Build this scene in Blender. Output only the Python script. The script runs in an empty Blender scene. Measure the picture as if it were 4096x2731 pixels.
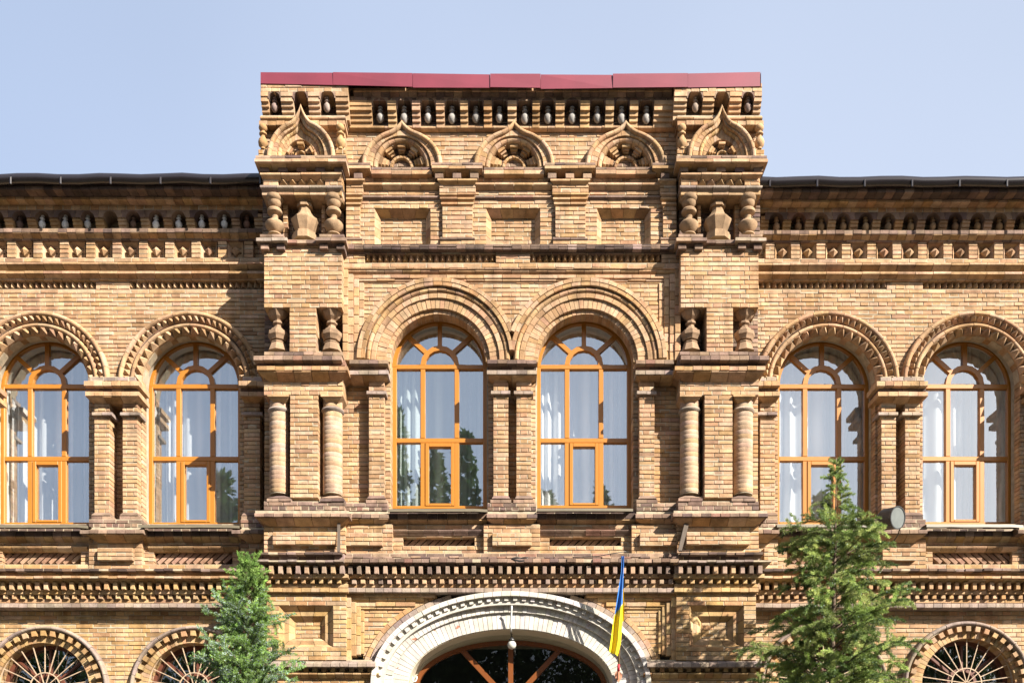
import bpy, math, random
from math import sin, cos, pi, radians, sqrt, atan2
from mathutils import Vector, noise
R = random.Random(11)

# ------------------------------------------------------------------ camera, sky, sun, exposure
S, D, H, EYE = 272.0, 14.0, 3300.0, 1.7      # photo pixels per metre at the wing wall, distance, horizon row, eye height
sc = bpy.context.scene
col = sc.collection
cam = bpy.data.cameras.new('camera')
cam.sensor_width = 36.0
cam.lens = 36.0 * D / (4096.0 / S)
cam.shift_y = (H - 1365.5) / 4096.0
cam.clip_end = 2000
camo = bpy.data.objects.new('camera', cam)
camo.location = (0, -D, EYE)
camo.rotation_euler = (radians(90), 0, 0)
col.objects.link(camo)
sc.camera = camo

TO_SUN = Vector((1.17, -1.0, 1.0)).normalized()
EL = math.asin(TO_SUN.z)
ROT = atan2(TO_SUN.x, TO_SUN.y)
world = bpy.data.worlds.new('World')
sc.world = world
world.use_nodes = True
wn, wl = world.node_tree.nodes, world.node_tree.links
wn.clear()
sky = wn.new('ShaderNodeTexSky')
sky.sky_type = 'NISHITA'
sky.sun_disc = False
sky.sun_elevation = EL
sky.sun_rotation = ROT
sky.air_density = 1.0
sky.dust_density = 4.0
sky.ozone_density = 2.0
mixw = wn.new('ShaderNodeMix'); mixw.data_type = 'RGBA'
mixw.inputs[0].default_value = 0.45
tc = wn.new('ShaderNodeTexCoord')
hz = wn.new('ShaderNodeTexNoise'); hz.inputs['Scale'].default_value = 1.3; hz.inputs['Detail'].default_value = 3
mr = wn.new('ShaderNodeMapRange')
mr.inputs[1].default_value = .35; mr.inputs[2].default_value = .65
mr.inputs[3].default_value = .52; mr.inputs[4].default_value = .66
wl.new(tc.outputs['Generated'], hz.inputs['Vector']); wl.new(hz.outputs['Fac'], mr.inputs[0])
wl.new(mr.outputs[0], mixw.inputs[0])
wl.new(sky.outputs[0], mixw.inputs[6])
sx = wn.new('ShaderNodeSeparateXYZ'); wl.new(tc.outputs['Generated'], sx.inputs[0])
hx = wn.new('ShaderNodeMapRange'); hx.inputs[1].default_value = -.6; hx.inputs[2].default_value = .6
wl.new(sx.outputs['X'], hx.inputs[0])
hc = wn.new('ShaderNodeMix'); hc.data_type = 'RGBA'      # thin high haze over the blue, whiter towards the sun's side
hc.inputs[6].default_value = (4.5, 5.4, 7.2, 1); hc.inputs[7].default_value = (5.6, 6.2, 7.4, 1)
wl.new(hx.outputs[0], hc.inputs[0]); wl.new(hc.outputs[2], mixw.inputs[7])
bg = wn.new('ShaderNodeBackground')
bg.inputs['Strength'].default_value = 0.05
wo = wn.new('ShaderNodeOutputWorld')
wl.new(mixw.outputs[2], bg.inputs['Color'])
wl.new(bg.outputs[0], wo.inputs['Surface'])

sl = bpy.data.lights.new('sun', 'SUN')
sl.energy = 5.0
sl.angle = radians(0.5)
sl.color = (1.0, 0.93, 0.82)
so = bpy.data.objects.new('sun', sl)
so.rotation_euler = TO_SUN.to_track_quat('Z', 'Y').to_euler()
so.location = (8, -10, 14)
col.objects.link(so)
sc.view_settings.view_transform = 'Standard'
sc.view_settings.look = 'None'
sc.view_settings.gamma = 1
sc.view_settings.use_curve_mapping = False
sc.view_settings.exposure = 1.72

# ------------------------------------------------------------------ materials
def newmat(name):
    m = bpy.data.materials.new(name); m.use_nodes = True
    return m, m.node_tree.nodes, m.node_tree.links, m.node_tree.nodes['Principled BSDF']

def simple(name, c, rough=.7, metal=0.0, var=.12, scale=8.0, bump=.0, spec=.3):
    m, n, l, b = newmat(name)
    tcn = n.new('ShaderNodeTexCoord')
    nz = n.new('ShaderNodeTexNoise'); nz.inputs['Scale'].default_value = scale; nz.inputs['Detail'].default_value = 5
    l.new(tcn.outputs['Object'], nz.inputs['Vector'])
    rmp = n.new('ShaderNodeMapRange')
    rmp.inputs[1].default_value = .3; rmp.inputs[2].default_value = .7
    rmp.inputs[3].default_value = 1 - var; rmp.inputs[4].default_value = 1 + var
    l.new(nz.outputs['Fac'], rmp.inputs[0])
    vm = n.new('ShaderNodeVectorMath'); vm.operation = 'SCALE'
    vm.inputs[0].default_value = c
    l.new(rmp.outputs[0], vm.inputs['Scale'])
    l.new(vm.outputs[0], b.inputs['Base Color'])
    b.inputs['Roughness'].default_value = rough
    b.inputs['Metallic'].default_value = metal
    b.inputs['Specular IOR Level'].default_value = spec
    if bump:
        bp = n.new('ShaderNodeBump'); bp.inputs['Strength'].default_value = bump; bp.inputs['Distance'].default_value = .01
        l.new(nz.outputs['Fac'], bp.inputs['Height']); l.new(bp.outputs[0], b.inputs['Normal'])
    return m

def masonry(name, fine=55.0, bump=.5):
    """per-piece colour (attribute tint) with blotches, weather streaks and grain"""
    m, n, l, b = newmat(name)
    at = n.new('ShaderNodeAttribute'); at.attribute_name = 'tint'
    tcn = n.new('ShaderNodeTexCoord')
    n1 = n.new('ShaderNodeTexNoise'); n1.inputs['Scale'].default_value = 9; n1.inputs['Detail'].default_value = 4
    n2 = n.new('ShaderNodeTexNoise'); n2.inputs['Scale'].default_value = fine; n2.inputs['Detail'].default_value = 4
    n3 = n.new('ShaderNodeTexNoise'); n3.inputs['Scale'].default_value = 1.1; n3.inputs['Detail'].default_value = 6
    for x in (n1, n2, n3): l.new(tcn.outputs['Object'], x.inputs['Vector'])
    def rng(src, a, c2, lo, hi):
        r = n.new('ShaderNodeMapRange'); r.inputs[1].default_value = a; r.inputs[2].default_value = c2
        r.inputs[3].default_value = lo; r.inputs[4].default_value = hi
        l.new(src, r.inputs[0]); return r.outputs[0]
    f1 = rng(n1.outputs['Fac'], .3, .7, .80, 1.16)
    f2 = rng(n2.outputs['Fac'], .3, .7, .86, 1.12)
    f3 = rng(n3.outputs['Fac'], .35, .65, .86, 1.08)
    m1 = n.new('ShaderNodeMath'); m1.operation = 'MULTIPLY'; l.new(f1, m1.inputs[0]); l.new(f2, m1.inputs[1])
    mp = n.new('ShaderNodeMapping'); mp.inputs['Scale'].default_value = (6.5, 6.5, .7); l.new(tcn.outputs['Object'], mp.inputs[0])
    n4 = n.new('ShaderNodeTexNoise'); n4.inputs['Scale'].default_value = 1.0; n4.inputs['Detail'].default_value = 5; l.new(mp.outputs[0], n4.inputs['Vector'])
    f4 = rng(n4.outputs['Fac'], .36, .52, .74, 1.0)
    m0 = n.new('ShaderNodeMath'); m0.operation = 'MULTIPLY'; l.new(f3, m0.inputs[0]); l.new(f4, m0.inputs[1])
    m2 = n.new('ShaderNodeMath'); m2.operation = 'MULTIPLY'; l.new(m1.outputs[0], m2.inputs[0]); l.new(m0.outputs[0], m2.inputs[1])
    vm = n.new('ShaderNodeVectorMath'); vm.operation = 'SCALE'
    l.new(at.outputs['Color'], vm.inputs[0]); l.new(m2.outputs[0], vm.inputs['Scale'])
    l.new(vm.outputs[0], b.inputs['Base Color'])
    b.inputs['Roughness'].default_value = .92
    b.inputs['Specular IOR Level'].default_value = .15
    bp = n.new('ShaderNodeBump'); bp.inputs['Strength'].default_value = bump; bp.inputs['Distance'].default_value = .006
    l.new(n2.outputs['Fac'], bp.inputs['Height']); l.new(bp.outputs[0], b.inputs['Normal'])
    return m

def chipped(name):
    m, n, l, b = newmat(name)
    tcn = n.new('ShaderNodeTexCoord')
    at = n.new('ShaderNodeAttribute'); at.attribute_name = 'tint'
    n1 = n.new('ShaderNodeTexNoise'); n1.inputs['Scale'].default_value = 7; n1.inputs['Detail'].default_value = 4
    l.new(tcn.outputs['Object'], n1.inputs['Vector'])
    cr = n.new('ShaderNodeValToRGB')
    cr.color_ramp.elements[0].position = .695; cr.color_ramp.elements[0].color = (0, 0, 0, 1)
    cr.color_ramp.elements[1].position = .705; cr.color_ramp.elements[1].color = (1, 1, 1, 1)
    l.new(n1.outputs['Fac'], cr.inputs[0])
    mx = n.new('ShaderNodeMix'); mx.data_type = 'RGBA'
    n5 = n.new('ShaderNodeTexNoise'); n5.inputs['Scale'].default_value = 5; n5.inputs['Detail'].default_value = 6; l.new(tcn.outputs['Object'], n5.inputs['Vector'])
    r5 = n.new('ShaderNodeMapRange'); r5.inputs[1].default_value = .35; r5.inputs[2].default_value = .6; r5.inputs[3].default_value = .8; r5.inputs[4].default_value = 1.04; l.new(n5.outputs['Fac'], r5.inputs[0])
    v5 = n.new('ShaderNodeVectorMath'); v5.operation = 'SCALE'; l.new(at.outputs['Color'], v5.inputs[0]); l.new(r5.outputs[0], v5.inputs['Scale'])
    l.new(cr.outputs[0], mx.inputs[0]); l.new(v5.outputs[0], mx.inputs[6])
    mx.inputs[7].default_value = (.27, .12, .075, 1)
    l.new(mx.outputs[2], b.inputs['Base Color'])
    b.inputs['Roughness'].default_value = .8; b.inputs['Specular IOR Level'].default_value = .2
    n2 = n.new('ShaderNodeTexNoise'); n2.inputs['Scale'].default_value = 45
    l.new(tcn.outputs['Object'], n2.inputs['Vector'])
    bp = n.new('ShaderNodeBump'); bp.inputs['Strength'].default_value = .4; bp.inputs['Distance'].default_value = .006
    l.new(n2.outputs['Fac'], bp.inputs['Height']); l.new(bp.outputs[0], b.inputs['Normal'])
    return m

def wood(name, c, c2, rough=.38):
    m, n, l, b = newmat(name)
    tcn = n.new('ShaderNodeTexCoord'); mp = n.new('ShaderNodeMapping'); mp.inputs['Scale'].default_value = (30, 30, 3)
    nz = n.new('ShaderNodeTexNoise'); nz.inputs['Scale'].default_value = 2; nz.inputs['Detail'].default_value = 6
    l.new(tcn.outputs['Object'], mp.inputs[0]); l.new(mp.outputs[0], nz.inputs['Vector'])
    mx = n.new('ShaderNodeMix'); mx.data_type = 'RGBA'
    l.new(nz.outputs['Fac'], mx.inputs[0]); mx.inputs[6].default_value = (*c, 1); mx.inputs[7].default_value = (*c2, 1)
    l.new(mx.outputs[2], b.inputs['Base Color']); b.inputs['Roughness'].default_value = rough
    return m

def glass(name, r0=.2, tint=(.93, .96, .97), wob=.04, refl=(1, 1, 1)):
    m, n, l, b = newmat(name)
    n.remove(b)
    out = n['Material Output']
    tr = n.new('ShaderNodeBsdfTransparent'); tr.inputs[0].default_value = (*tint, 1)
    gl = n.new('ShaderNodeBsdfGlossy'); gl.inputs['Roughness'].default_value = .012; gl.inputs[0].default_value = (*refl, 1)
    lw = n.new('ShaderNodeLayerWeight'); lw.inputs[0].default_value = .5
    pw = n.new('ShaderNodeMath'); pw.operation = 'POWER'; pw.inputs[1].default_value = 5.0
    ma = n.new('ShaderNodeMath'); ma.operation = 'MULTIPLY_ADD'; ma.inputs[1].default_value = 1 - r0; ma.inputs[2].default_value = r0
    mx = n.new('ShaderNodeMixShader')
    tcn = n.new('ShaderNodeTexCoord')
    nz = n.new('ShaderNodeTexNoise'); nz.inputs['Scale'].default_value = 1.6; nz.inputs['Detail'].default_value = 1
    bp = n.new('ShaderNodeBump'); bp.inputs['Strength'].default_value = wob; bp.inputs['Distance'].default_value = .05
    l.new(tcn.outputs['Object'], nz.inputs['Vector']); l.new(nz.outputs['Fac'], bp.inputs['Height'])
    l.new(bp.outputs[0], gl.inputs['Normal'])
    l.new(lw.outputs['Facing'], pw.inputs[0]); l.new(pw.outputs[0], ma.inputs[0])
    l.new(ma.outputs[0], mx.inputs[0]); l.new(tr.outputs[0], mx.inputs[1]); l.new(gl.outputs[0], mx.inputs[2])
    l.new(mx.outputs[0], out.inputs[0])
    return m

def fabric(name, c):
    """sheer voile: denser where a fold turns edge-on to the eye"""
    m, n, l, b = newmat(name)
    out = n['Material Output']; n.remove(b)
    d = n.new('ShaderNodeBsdfDiffuse'); d.inputs[0].default_value = (*c, 1)
    t = n.new('ShaderNodeBsdfTranslucent'); t.inputs[0].default_value = (*c, 1)
    mx = n.new('ShaderNodeMixShader'); mx.inputs[0].default_value = .3
    tr = n.new('ShaderNodeBsdfTransparent')
    lw = n.new('ShaderNodeLayerWeight'); lw.inputs[0].default_value = .5
    mr = n.new('ShaderNodeMapRange'); mr.inputs[1].default_value = .0; mr.inputs[2].default_value = .5; mr.inputs[3].default_value = .58; mr.inputs[4].default_value = 1.0
    l.new(lw.outputs['Facing'], mr.inputs[0])
    m2 = n.new('ShaderNodeMixShader')
    l.new(d.outputs[0], mx.inputs[1]); l.new(t.outputs[0], mx.inputs[2])
    l.new(mr.outputs[0], m2.inputs[0]); l.new(tr.outputs[0], m2.inputs[1]); l.new(mx.outputs[0], m2.inputs[2]); l.new(m2.outputs[0], out.inputs[0])
    return m

def foliage_mat(name):
    m, n, l, b = newmat(name)
    out = n['Material Output']
    at = n.new('ShaderNodeAttribute'); at.attribute_name = 'tint'
    l.new(at.outputs['Color'], b.inputs['Base Color'])
    b.inputs['Roughness'].default_value = .6; b.inputs['Specular IOR Level'].default_value = .25
    t = n.new('ShaderNodeBsdfTranslucent'); l.new(at.outputs['Color'], t.inputs[0])
    mx = n.new('ShaderNodeMixShader'); mx.inputs[0].default_value = .3
    l.new(b.outputs[0], mx.inputs[1]); l.new(t.outputs[0], mx.inputs[2]); l.new(mx.outputs[0], out.inputs[0])
    return m

M_BRICK = masonry('buff_brick')
M_STONE = masonry('moulded_brick', 70, .35)
M_MORTAR = simple('lime_mortar', (.31, .255, .18), .95, var=.25, scale=14, bump=.3)
M_PAINT = chipped('chipped_white_paint')
M_PLASTER = simple('cream_plaster', (.46, .41, .31), .85, var=.06, scale=3)
M_ROUGH = simple('rough_render', (.26, .225, .17), .95, var=.25, scale=12, bump=.5)
M_REVEAL = simple('white_reveal_plaster', (.62, .62, .60), .85, var=.05)
M_WOOD = wood('orange_laminate', (.36, .145, .017), (.29, .105, .010))
M_DOORWOOD = wood('brown_varnish', (.17, .055, .014), (.11, .032, .009), .3)
M_REDWOOD = wood('red_brown_paint', (.11, .035, .018), (.08, .026, .014), .5)
M_GLASS = glass('double_glazing', .42, (.98, 1, 1), refl=(.93, .985, 1.0))
M_DOORGLASS = glass('door_glazing', .06, (.7, .78, .78), .05)
M_DARKGLASS = glass('old_single_glazing', .20, (.75, .84, .84), .12)
M_CURTAIN = fabric('white_voile', (.90, .91, .92))
M_CURTAIN2 = fabric('grey_green_voile', (.55, .62, .61))
M_FLASH = simple('crimson_sheet_metal', (.14, .016, .030), .45, .0, var=.14, scale=2, spec=.6)
M_GUTTER = simple('brown_gutter_plastic', (.016, .013, .015), .22, var=.05, spec=.5)
M_ROOF = simple('dark_roof_sheet', (.05, .03, .03), .5)
M_SILL = simple('olive_sill_sheet', (.12, .10, .065), .42, var=.08, spec=.5)
M_IRON = simple('rusty_cream_iron', (.34, .25, .17), .7, var=.3, scale=30)
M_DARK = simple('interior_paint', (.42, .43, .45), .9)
M_DIM = simple('dim_hall_shade', (.03, .032, .035), .9)  # near-black tone stands in for the darkness inside the hall
M_BLACK = simple('black_enamel', (.02, .02, .02), .4, spec=.5)
M_WEATHER = wood('weathered_plank', (.10, .075, .055), (.05, .038, .03), .85)
M_BARK = simple('bark', (.10, .07, .05), .9, var=.3, scale=25, bump=.5)
M_LEAF = foliage_mat('juniper_needles')
M_GROUND = simple('paving', (.11, .095, .075), .9, var=.2, scale=1.2, bump=.2)

# ------------------------------------------------------------------ object helpers
def K(p): return (D - p) / (D * S)
def at(u, v, p, pr=None):
    k = K(p if pr is None else pr)
    return ((u - 2048) * k, -p, (H - v) * k + EYE)

class MB:
    def __init__(s): s.v, s.f, s.c = [], [], []
    def add(s, vs, fs, c=(1, 1, 1)):
        o = len(s.v); s.v += vs
        s.f += [tuple(i + o for i in f) for f in fs]
        s.c += [c] * len(vs)
    def build(s, name, mat, parent=None, smooth=False):
        me = bpy.data.meshes.new(name)
        me.from_pydata(s.v, [], s.f)
        a = me.color_attributes.new('tint', 'FLOAT_COLOR', 'POINT')
        flat = []
        for c in s.c: flat += [c[0], c[1], c[2], 1.0]
        a.data.foreach_set('color', flat)
        me.materials.append(mat)
        if smooth: me.polygons.foreach_set('use_smooth', [True] * len(me.polygons))
        me.update()
        o = bpy.data.objects.new(name, me)
        col.objects.link(o)
        if parent: o.parent = parent
        return o

def tag(o, label=None, cat=None, group=None, kind=None):
    if label: o['label'] = label
    if cat: o['category'] = cat
    if group: o['group'] = group
    if kind: o['kind'] = kind
    return o
def empty(name, loc=(0, 0, 0)):
    e = bpy.data.objects.new(name, None); e.location = loc; e.empty_display_size = .2
    col.objects.link(e); return e

B = empty('brick_building')
tag(B, 'ornate two-storey buff brick building with arched windows and a tall projecting centre block', 'building')

# pieces of the masonry: kept by kind, the 300 largest of a kind become objects, the rest one stuff mesh
PIECES = {}
def piece(kind, vs, fs, c, score, smooth=False):
    PIECES.setdefault(kind, []).append((score, vs, fs, c, smooth))
WALL = MB()       # mortar bed behind the bricks

BUFF = [((.55, .36, .165), 5), ((.60, .405, .20), 5), ((.49, .305, .13), 4), ((.63, .44, .235), 3), ((.45, .28, .13), 2),
        ((.56, .33, .14), 2), ((.39, .24, .12), 1), ((.58, .38, .21), 2)]
GOLD = [((.60, .41, .175), 5), ((.64, .46, .215), 5), ((.55, .35, .135), 3), ((.62, .44, .235), 3), ((.58, .35, .16), 2), ((.46, .29, .13), 1)]
PINK = [((.60, .41, .215), 5), ((.63, .445, .25), 4), ((.55, .36, .175), 4), ((.50, .32, .15), 3), ((.60, .37, .19), 2), ((.42, .265, .14), 1)]
SOOT_DARK = [((.30, .215, .145), 4), ((.24, .165, .11), 4), ((.38, .27, .17), 3), ((.19, .135, .10), 2), ((.44, .31, .19), 2), ((.34, .20, .13), 1)]  # dark tones: soot on the ledges, also used on recess backs
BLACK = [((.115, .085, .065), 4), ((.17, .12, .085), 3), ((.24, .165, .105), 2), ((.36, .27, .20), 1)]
RED_SHADE = [((.40, .25, .15), 4), ((.34, .20, .12), 3), ((.45, .30, .18), 2)]  # diagonal bricks: shade under the sills mixed into the brick colour
MIXD = [((.46, .34, .22), 4), ((.52, .36, .20), 3), ((.36, .27, .19), 3), ((.58, .40, .22), 2), ((.28, .21, .15), 2)]
GREY = [((.40, .33, .24), 4), ((.46, .37, .26), 3), ((.34, .27, .20), 2)]
WHITE = [((.66, .625, .56), 4), ((.62, .59, .53), 3), ((.69, .66, .60), 3)]
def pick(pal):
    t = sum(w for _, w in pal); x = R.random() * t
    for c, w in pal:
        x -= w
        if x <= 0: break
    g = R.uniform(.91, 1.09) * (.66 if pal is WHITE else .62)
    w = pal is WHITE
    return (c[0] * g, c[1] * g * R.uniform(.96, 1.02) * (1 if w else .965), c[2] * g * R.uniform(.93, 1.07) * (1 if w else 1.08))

def ext(kind, u0, u1, prof, pr, back, c, mit=(0, 0), smooth=False):
    """piece extruded along u; prof = [(v, p)] front outline from top to bottom, laid out at depth pr"""
    k = K(pr); vs = []
    pmax = max(p for _, p in prof)
    pts = [(prof[0][0], back)] + list(prof) + [(prof[-1][0], back)]
    n = len(pts)
    for side, u in ((0, u0), (1, u1)):
        for (v, p) in pts:
            uu = u
            if mit[side]:
                d = max(0, (pmax - p)) / k * mit[side]
                if (v, p) == pts[0] or (v, p) == pts[-1]: d = max(0, pmax - (prof[0][1] if (v, p) == pts[0] else prof[-1][1])) / k * mit[side]
                uu = u + d if side == 0 else u - d
            vs.append(((uu - 2048) * k, -p, (H - v) * k + EYE))
    fs = [(i, i + 1, n + i + 1, n + i) for i in range(n - 1)]
    fs.append(tuple(range(n - 1, -1, -1))); fs.append(tuple(range(n, 2 * n)))
    piece(kind, vs, fs, c, abs(u1 - u0) * abs(prof[-1][0] - prof[0][0]), smooth)

def brick(kind, u0, u1, v0, v1, p, depth, c):
    k = K(p); ch = 1.3; vs = []
    def P(u, v, q): return ((u - 2048) * k, -q, (H - v) * k + EYE)
    jt = [R.uniform(-.5, .5) for _ in range(8)]
    q = p + R.uniform(-.004, .004)
    r = R.uniform(-.003, .003)
    cs = [(u0 + jt[0], v0 + jt[1]), (u1 + jt[2], v0 + jt[3]), (u1 + jt[4], v1 + jt[5]), (u0 + jt[6], v1 + jt[7])]
    for (u, v) in cs: vs.append(P(u, v, p - depth))
    for (u, v) in cs: vs.append(P(u, v, q - .006))
    ins = [(ch, ch), (-ch, ch), (-ch, -ch), (ch, -ch)]
    for i, ((u, v), (a, b)) in enumerate(zip(cs, ins)): vs.append(P(u + a, v + b, q + (r if i in (0, 1) else -r)))
    fs = [(8, 11, 10, 9)]
    for i in range(4):
        j = (i + 1) % 4
        fs.append((4 + i, 8 + i, 8 + j, 4 + j)); fs.append((i, 4 + i, 4 + j, j))
    piece(kind, vs, fs, c, (u1 - u0) * (v1 - v0))

def backing(a, b, v0, v1, p, depth):
    k = K(p)
    x0, x1, z0, z1 = (a - 2048) * k, (b - 2048) * k, (H - v1) * k + EYE, (H - v0) * k + EYE
    y0, y1 = -p, -p + depth
    WALL.add([(x0, y0, z0), (x1, y0, z0), (x1, y0, z1), (x0, y0, z1), (x0, y1, z0), (x1, y1, z0), (x1, y1, z1), (x0, y1, z1)],
             [(0, 1, 2, 3), (1, 5, 6, 2), (4, 0, 3, 7), (3, 2, 6, 7), (4, 5, 1, 0)])

def core(u0, u1, v0, v1, p0, p1):
    k = K(p0)
    x0, x1, z0, z1 = (u0 - 2048) * k, (u1 - 2048) * k, (H - v1) * k + EYE, (H - v0) * k + EYE
    WALL.add([(x0, -p0, z0), (x1, -p0, z0), (x1, -p0, z1), (x0, -p0, z1), (x0, -p1, z0), (x1, -p1, z0), (x1, -p1, z1), (x0, -p1, z1)],
             [(0, 1, 2, 3), (1, 5, 6, 2), (4, 0, 3, 7), (3, 2, 6, 7), (4, 5, 1, 0), (5, 4, 7, 6)])

def zone(p, v0, v1, iv, depth=.12, ch=17.9, bw=73.4, off=0.0, start=0, pal=BUFF, kind='brick', jn=1.25, mort=True):
    n = max(1, round((v1 - v0) / ch)); c = (v1 - v0) / n
    for i in range(n):
        va, vb = v0 + i * c, v0 + (i + 1) * c
        ivs = iv((va + vb) / 2) if callable(iv) else iv
        for (a, b) in ivs:
            if b - a < 6: continue
            if mort:
                backing(a + 2, b - 2, va, vb, p - .014, depth)
                k = K(p)
                x0, x1, z0, z1 = (a + 1 - 2048) * k, (b - 1 - 2048) * k, (H - vb + 1.3) * k + EYE, (H - va - 1.3) * k + EYE
                WALL.add([(x0, -p + .0045, z0), (x1, -p + .0045, z0), (x1, -p + .0045, z1), (x0, -p + .0045, z1)], [(0, 1, 2, 3)])
            st = (i + start) % 2 == 0
            w = bw if st else bw / 2
            o = off + (bw / 4 if st else 0) + R.uniform(-2, 2)
            e = [a]
            x = o + math.ceil((a - o) / w) * w
            while x < b - .22 * bw:
                if x > a + .22 * bw: e.append(x + R.uniform(-1.2, 1.2))
                x += w
            e.append(b)
            for s0, s1 in zip(e[:-1], e[1:]):
                aa = s0 if s0 == a else s0 + jn
                bb = s1 if s1 == b else s1 - jn
                brick(kind, aa, bb, va + jn * .8, vb - jn * .8, p, depth, pick(pal))

FLAT = [(0, -.006), (.1, 0), (.9, 0), (1, -.006)]
ROUND = [(0, -.04), (.1, -.02), (.3, -.004), (.5, 0), (.7, -.004), (.9, -.02), (1, -.04)]
COVE = [(0, 0), (.18, -.002), (.45, -.035), (.75, -.085), (1, -.12)]
SLOPE = [(0, -.13), (.45, -.004), (.55, 0), (.95, 0), (1, -.006)]
def scaled(prof, f): return [(t, d * f) for t, d in prof]
def ledge(u0, u1, v0, v1, p, depth=.2, bw=36.7, prof=FLAT, pal=BUFF, kind='brick', mit=(0, 0), jn=.9, chip=0.0):
    n = max(1, round((u1 - u0) / bw)); w = (u1 - u0) / n
    smooth = False
    for i in range(n):
        if chip and R.random() < chip: continue
        a = u0 + i * w + (jn if i else 0); b = u0 + (i + 1) * w - (jn if i < n - 1 else 0)
        e_ = 2.4 if chip else 1.0
        dp = R.uniform(-.005, .005) * e_; dv = R.uniform(-.6, .6) * e_
        pr = [(v0 + t * (v1 - v0) + dv, p + d + dp) for t, d in prof]
        ext(kind, a, b, pr, p, p - depth, pick(pal), (mit[0] if i == 0 else 0, mit[1] if i == n - 1 else 0))
    if bw > 20: 
        pm = min(d for _, d in prof)
        backing(u0 + 3 + (abs(pm) / K(p) if mit[0] else 0), u1 - 3 - (abs(pm) / K(p) if mit[1] else 0), v0 + 1.5, v1 - 1.5, p + pm - .006, depth)

def sweep(kind, path, t0, t1, n, prof, pr, back, c, smooth=False, score=None):
    """piece swept along path(t)->(u,v,nu,nv); prof=[(offset along normal, p)]; laid out at depth pr"""
    k = K(pr); vs = []
    pts = [(prof[0][0], back)] + list(prof) + [(prof[-1][0], back)]
    m = len(pts)
    for j in range(n + 1):
        u, v, nu, nv = path(t0 + (t1 - t0) * j / n)
        for (o, p) in pts:
            vs.append(((u + nu * o - 2048) * k, -p, (H - v - nv * o) * k + EYE))
    fs = []
    for j in range(n):
        for i in range(m - 1):
            fs.append((j * m + i, j * m + i + 1, (j + 1) * m + i + 1, (j + 1) * m + i))
        fs.append((j * m + m - 1, j * m, (j + 1) * m, (j + 1) * m + m - 1))
    fs.append(tuple(range(m - 1, -1, -1))); fs.append(tuple(range(n * m, n * m + m)))
    u, v, nu, nv = path(t0); u2, v2, _, _ = path(t1)
    o0 = (prof[0][0] + prof[-1][0]) / 2
    L = math.hypot((u + nu * o0) - (u2 + path(t1)[2] * o0), (v + nv * o0) - (v2 + path(t1)[3] * o0))
    piece(kind, vs, fs, c, L * abs(prof[0][0] - prof[-1][0]), smooth)

def circ(cu, cv):
    return lambda t: (cu, cv, cos(t), -sin(t))
def bandprof(r0, r1, p, ch=1.2):
    return [(r1, p - .008), (r1 - ch, p), (r0 + ch, p), (r0, p - .008)]
def roundprof(r0, r1, p, d=.05):
    w = r1 - r0
    return [(r1, p - d), (r1 - .1 * w, p - .45 * d), (r1 - .3 * w, p - .08 * d), (r1 - .5 * w, p), (r0 + .3 * w, p - .08 * d), (r0 + .1 * w, p - .45 * d), (r0, p - d)]
def ring(kind, cu, cv, r0, r1, p, bl, a0=0.0, a1=pi, depth=.15, prof=None, pal=BUFF, seg=2, jn=.9):
    rm = (r0 + r1) / 2
    n = max(1, round((a1 - a0) * rm / bl)); da = (a1 - a0) / n
    for i in range(n):
        g = jn / rm
        dp = R.uniform(-.004, .004)
        pf = [(o, q + dp) for o, q in (prof or bandprof(r0, r1, p))]
        sweep(kind, circ(cu, cv), a0 + i * da + g, a0 + (i + 1) * da - g, seg, pf, p, p - depth, pick(pal))
    # mortar bed
    k = K(p); vs = []; fs = []; m = max(8, int(n / 2))
    q = p - .02 if not prof else min(x[1] for x in prof) - .005
    for i in range(m + 1):
        a = a0 + (a1 - a0) * i / m
        for r, y in ((r1 - 2, p - depth), (r1 - 2, q), (r0 + 2, q), (r0 + 2, p - depth)):
            vs.append(((cu + cos(a) * r - 2048) * k, -y, (H - cv + sin(a) * r) * k + EYE))
    for i in range(m):
        for j in range(3): fs.append((4 * i + j, 4 * i + j + 1, 4 * i + j + 5, 4 * i + j + 4))
    WALL.add(vs, fs)

def pyramid(kind, pts, pb, pt, pr, c, back=.05, score=300):
    """pts: 4 (u,v) corners at depth pr; base at pb, apex pt"""
    k = K(pr); vs = []
    for (u, v) in pts: vs.append(((u - 2048) * k, -(pb - back), (H - v) * k + EYE))
    for (u, v) in pts: vs.append(((u - 2048) * k, -pb, (H - v) * k + EYE))
    cu = sum(x for x, _ in pts) / 4 + R.uniform(-.6, .6); cv = sum(y for _, y in pts) / 4 + R.uniform(-.6, .6)
    vs.append(((cu - 2048) * k, -pt, (H - cv) * k + EYE))
    fs = []
    for i in range(4):
        j = (i + 1) % 4
        fs += [(i, 4 + i, 4 + j, j), (4 + i, 8, 4 + j)]
    piece(kind, vs, fs, c, score)

def pyr_ring(cu, cv, r0, r1, pb, pt, bl, a0, a1, pal=PINK):
    rm = (r0 + r1) / 2; n = round((a1 - a0) * rm / bl); da = (a1 - a0) / n
    for i in range(n):
        b0, b1 = a0 + i * da + .5 / rm, a0 + (i + 1) * da - .5 / rm
        pts = [(cu + cos(a) * r, cv - sin(a) * r) for a, r in ((b1, r1), (b0, r1), (b0, r0), (b1, r0))]
        pyramid('pyramid_block', pts, pb, pt, pb, pick(pal), score=bl * (r1 - r0))

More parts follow.
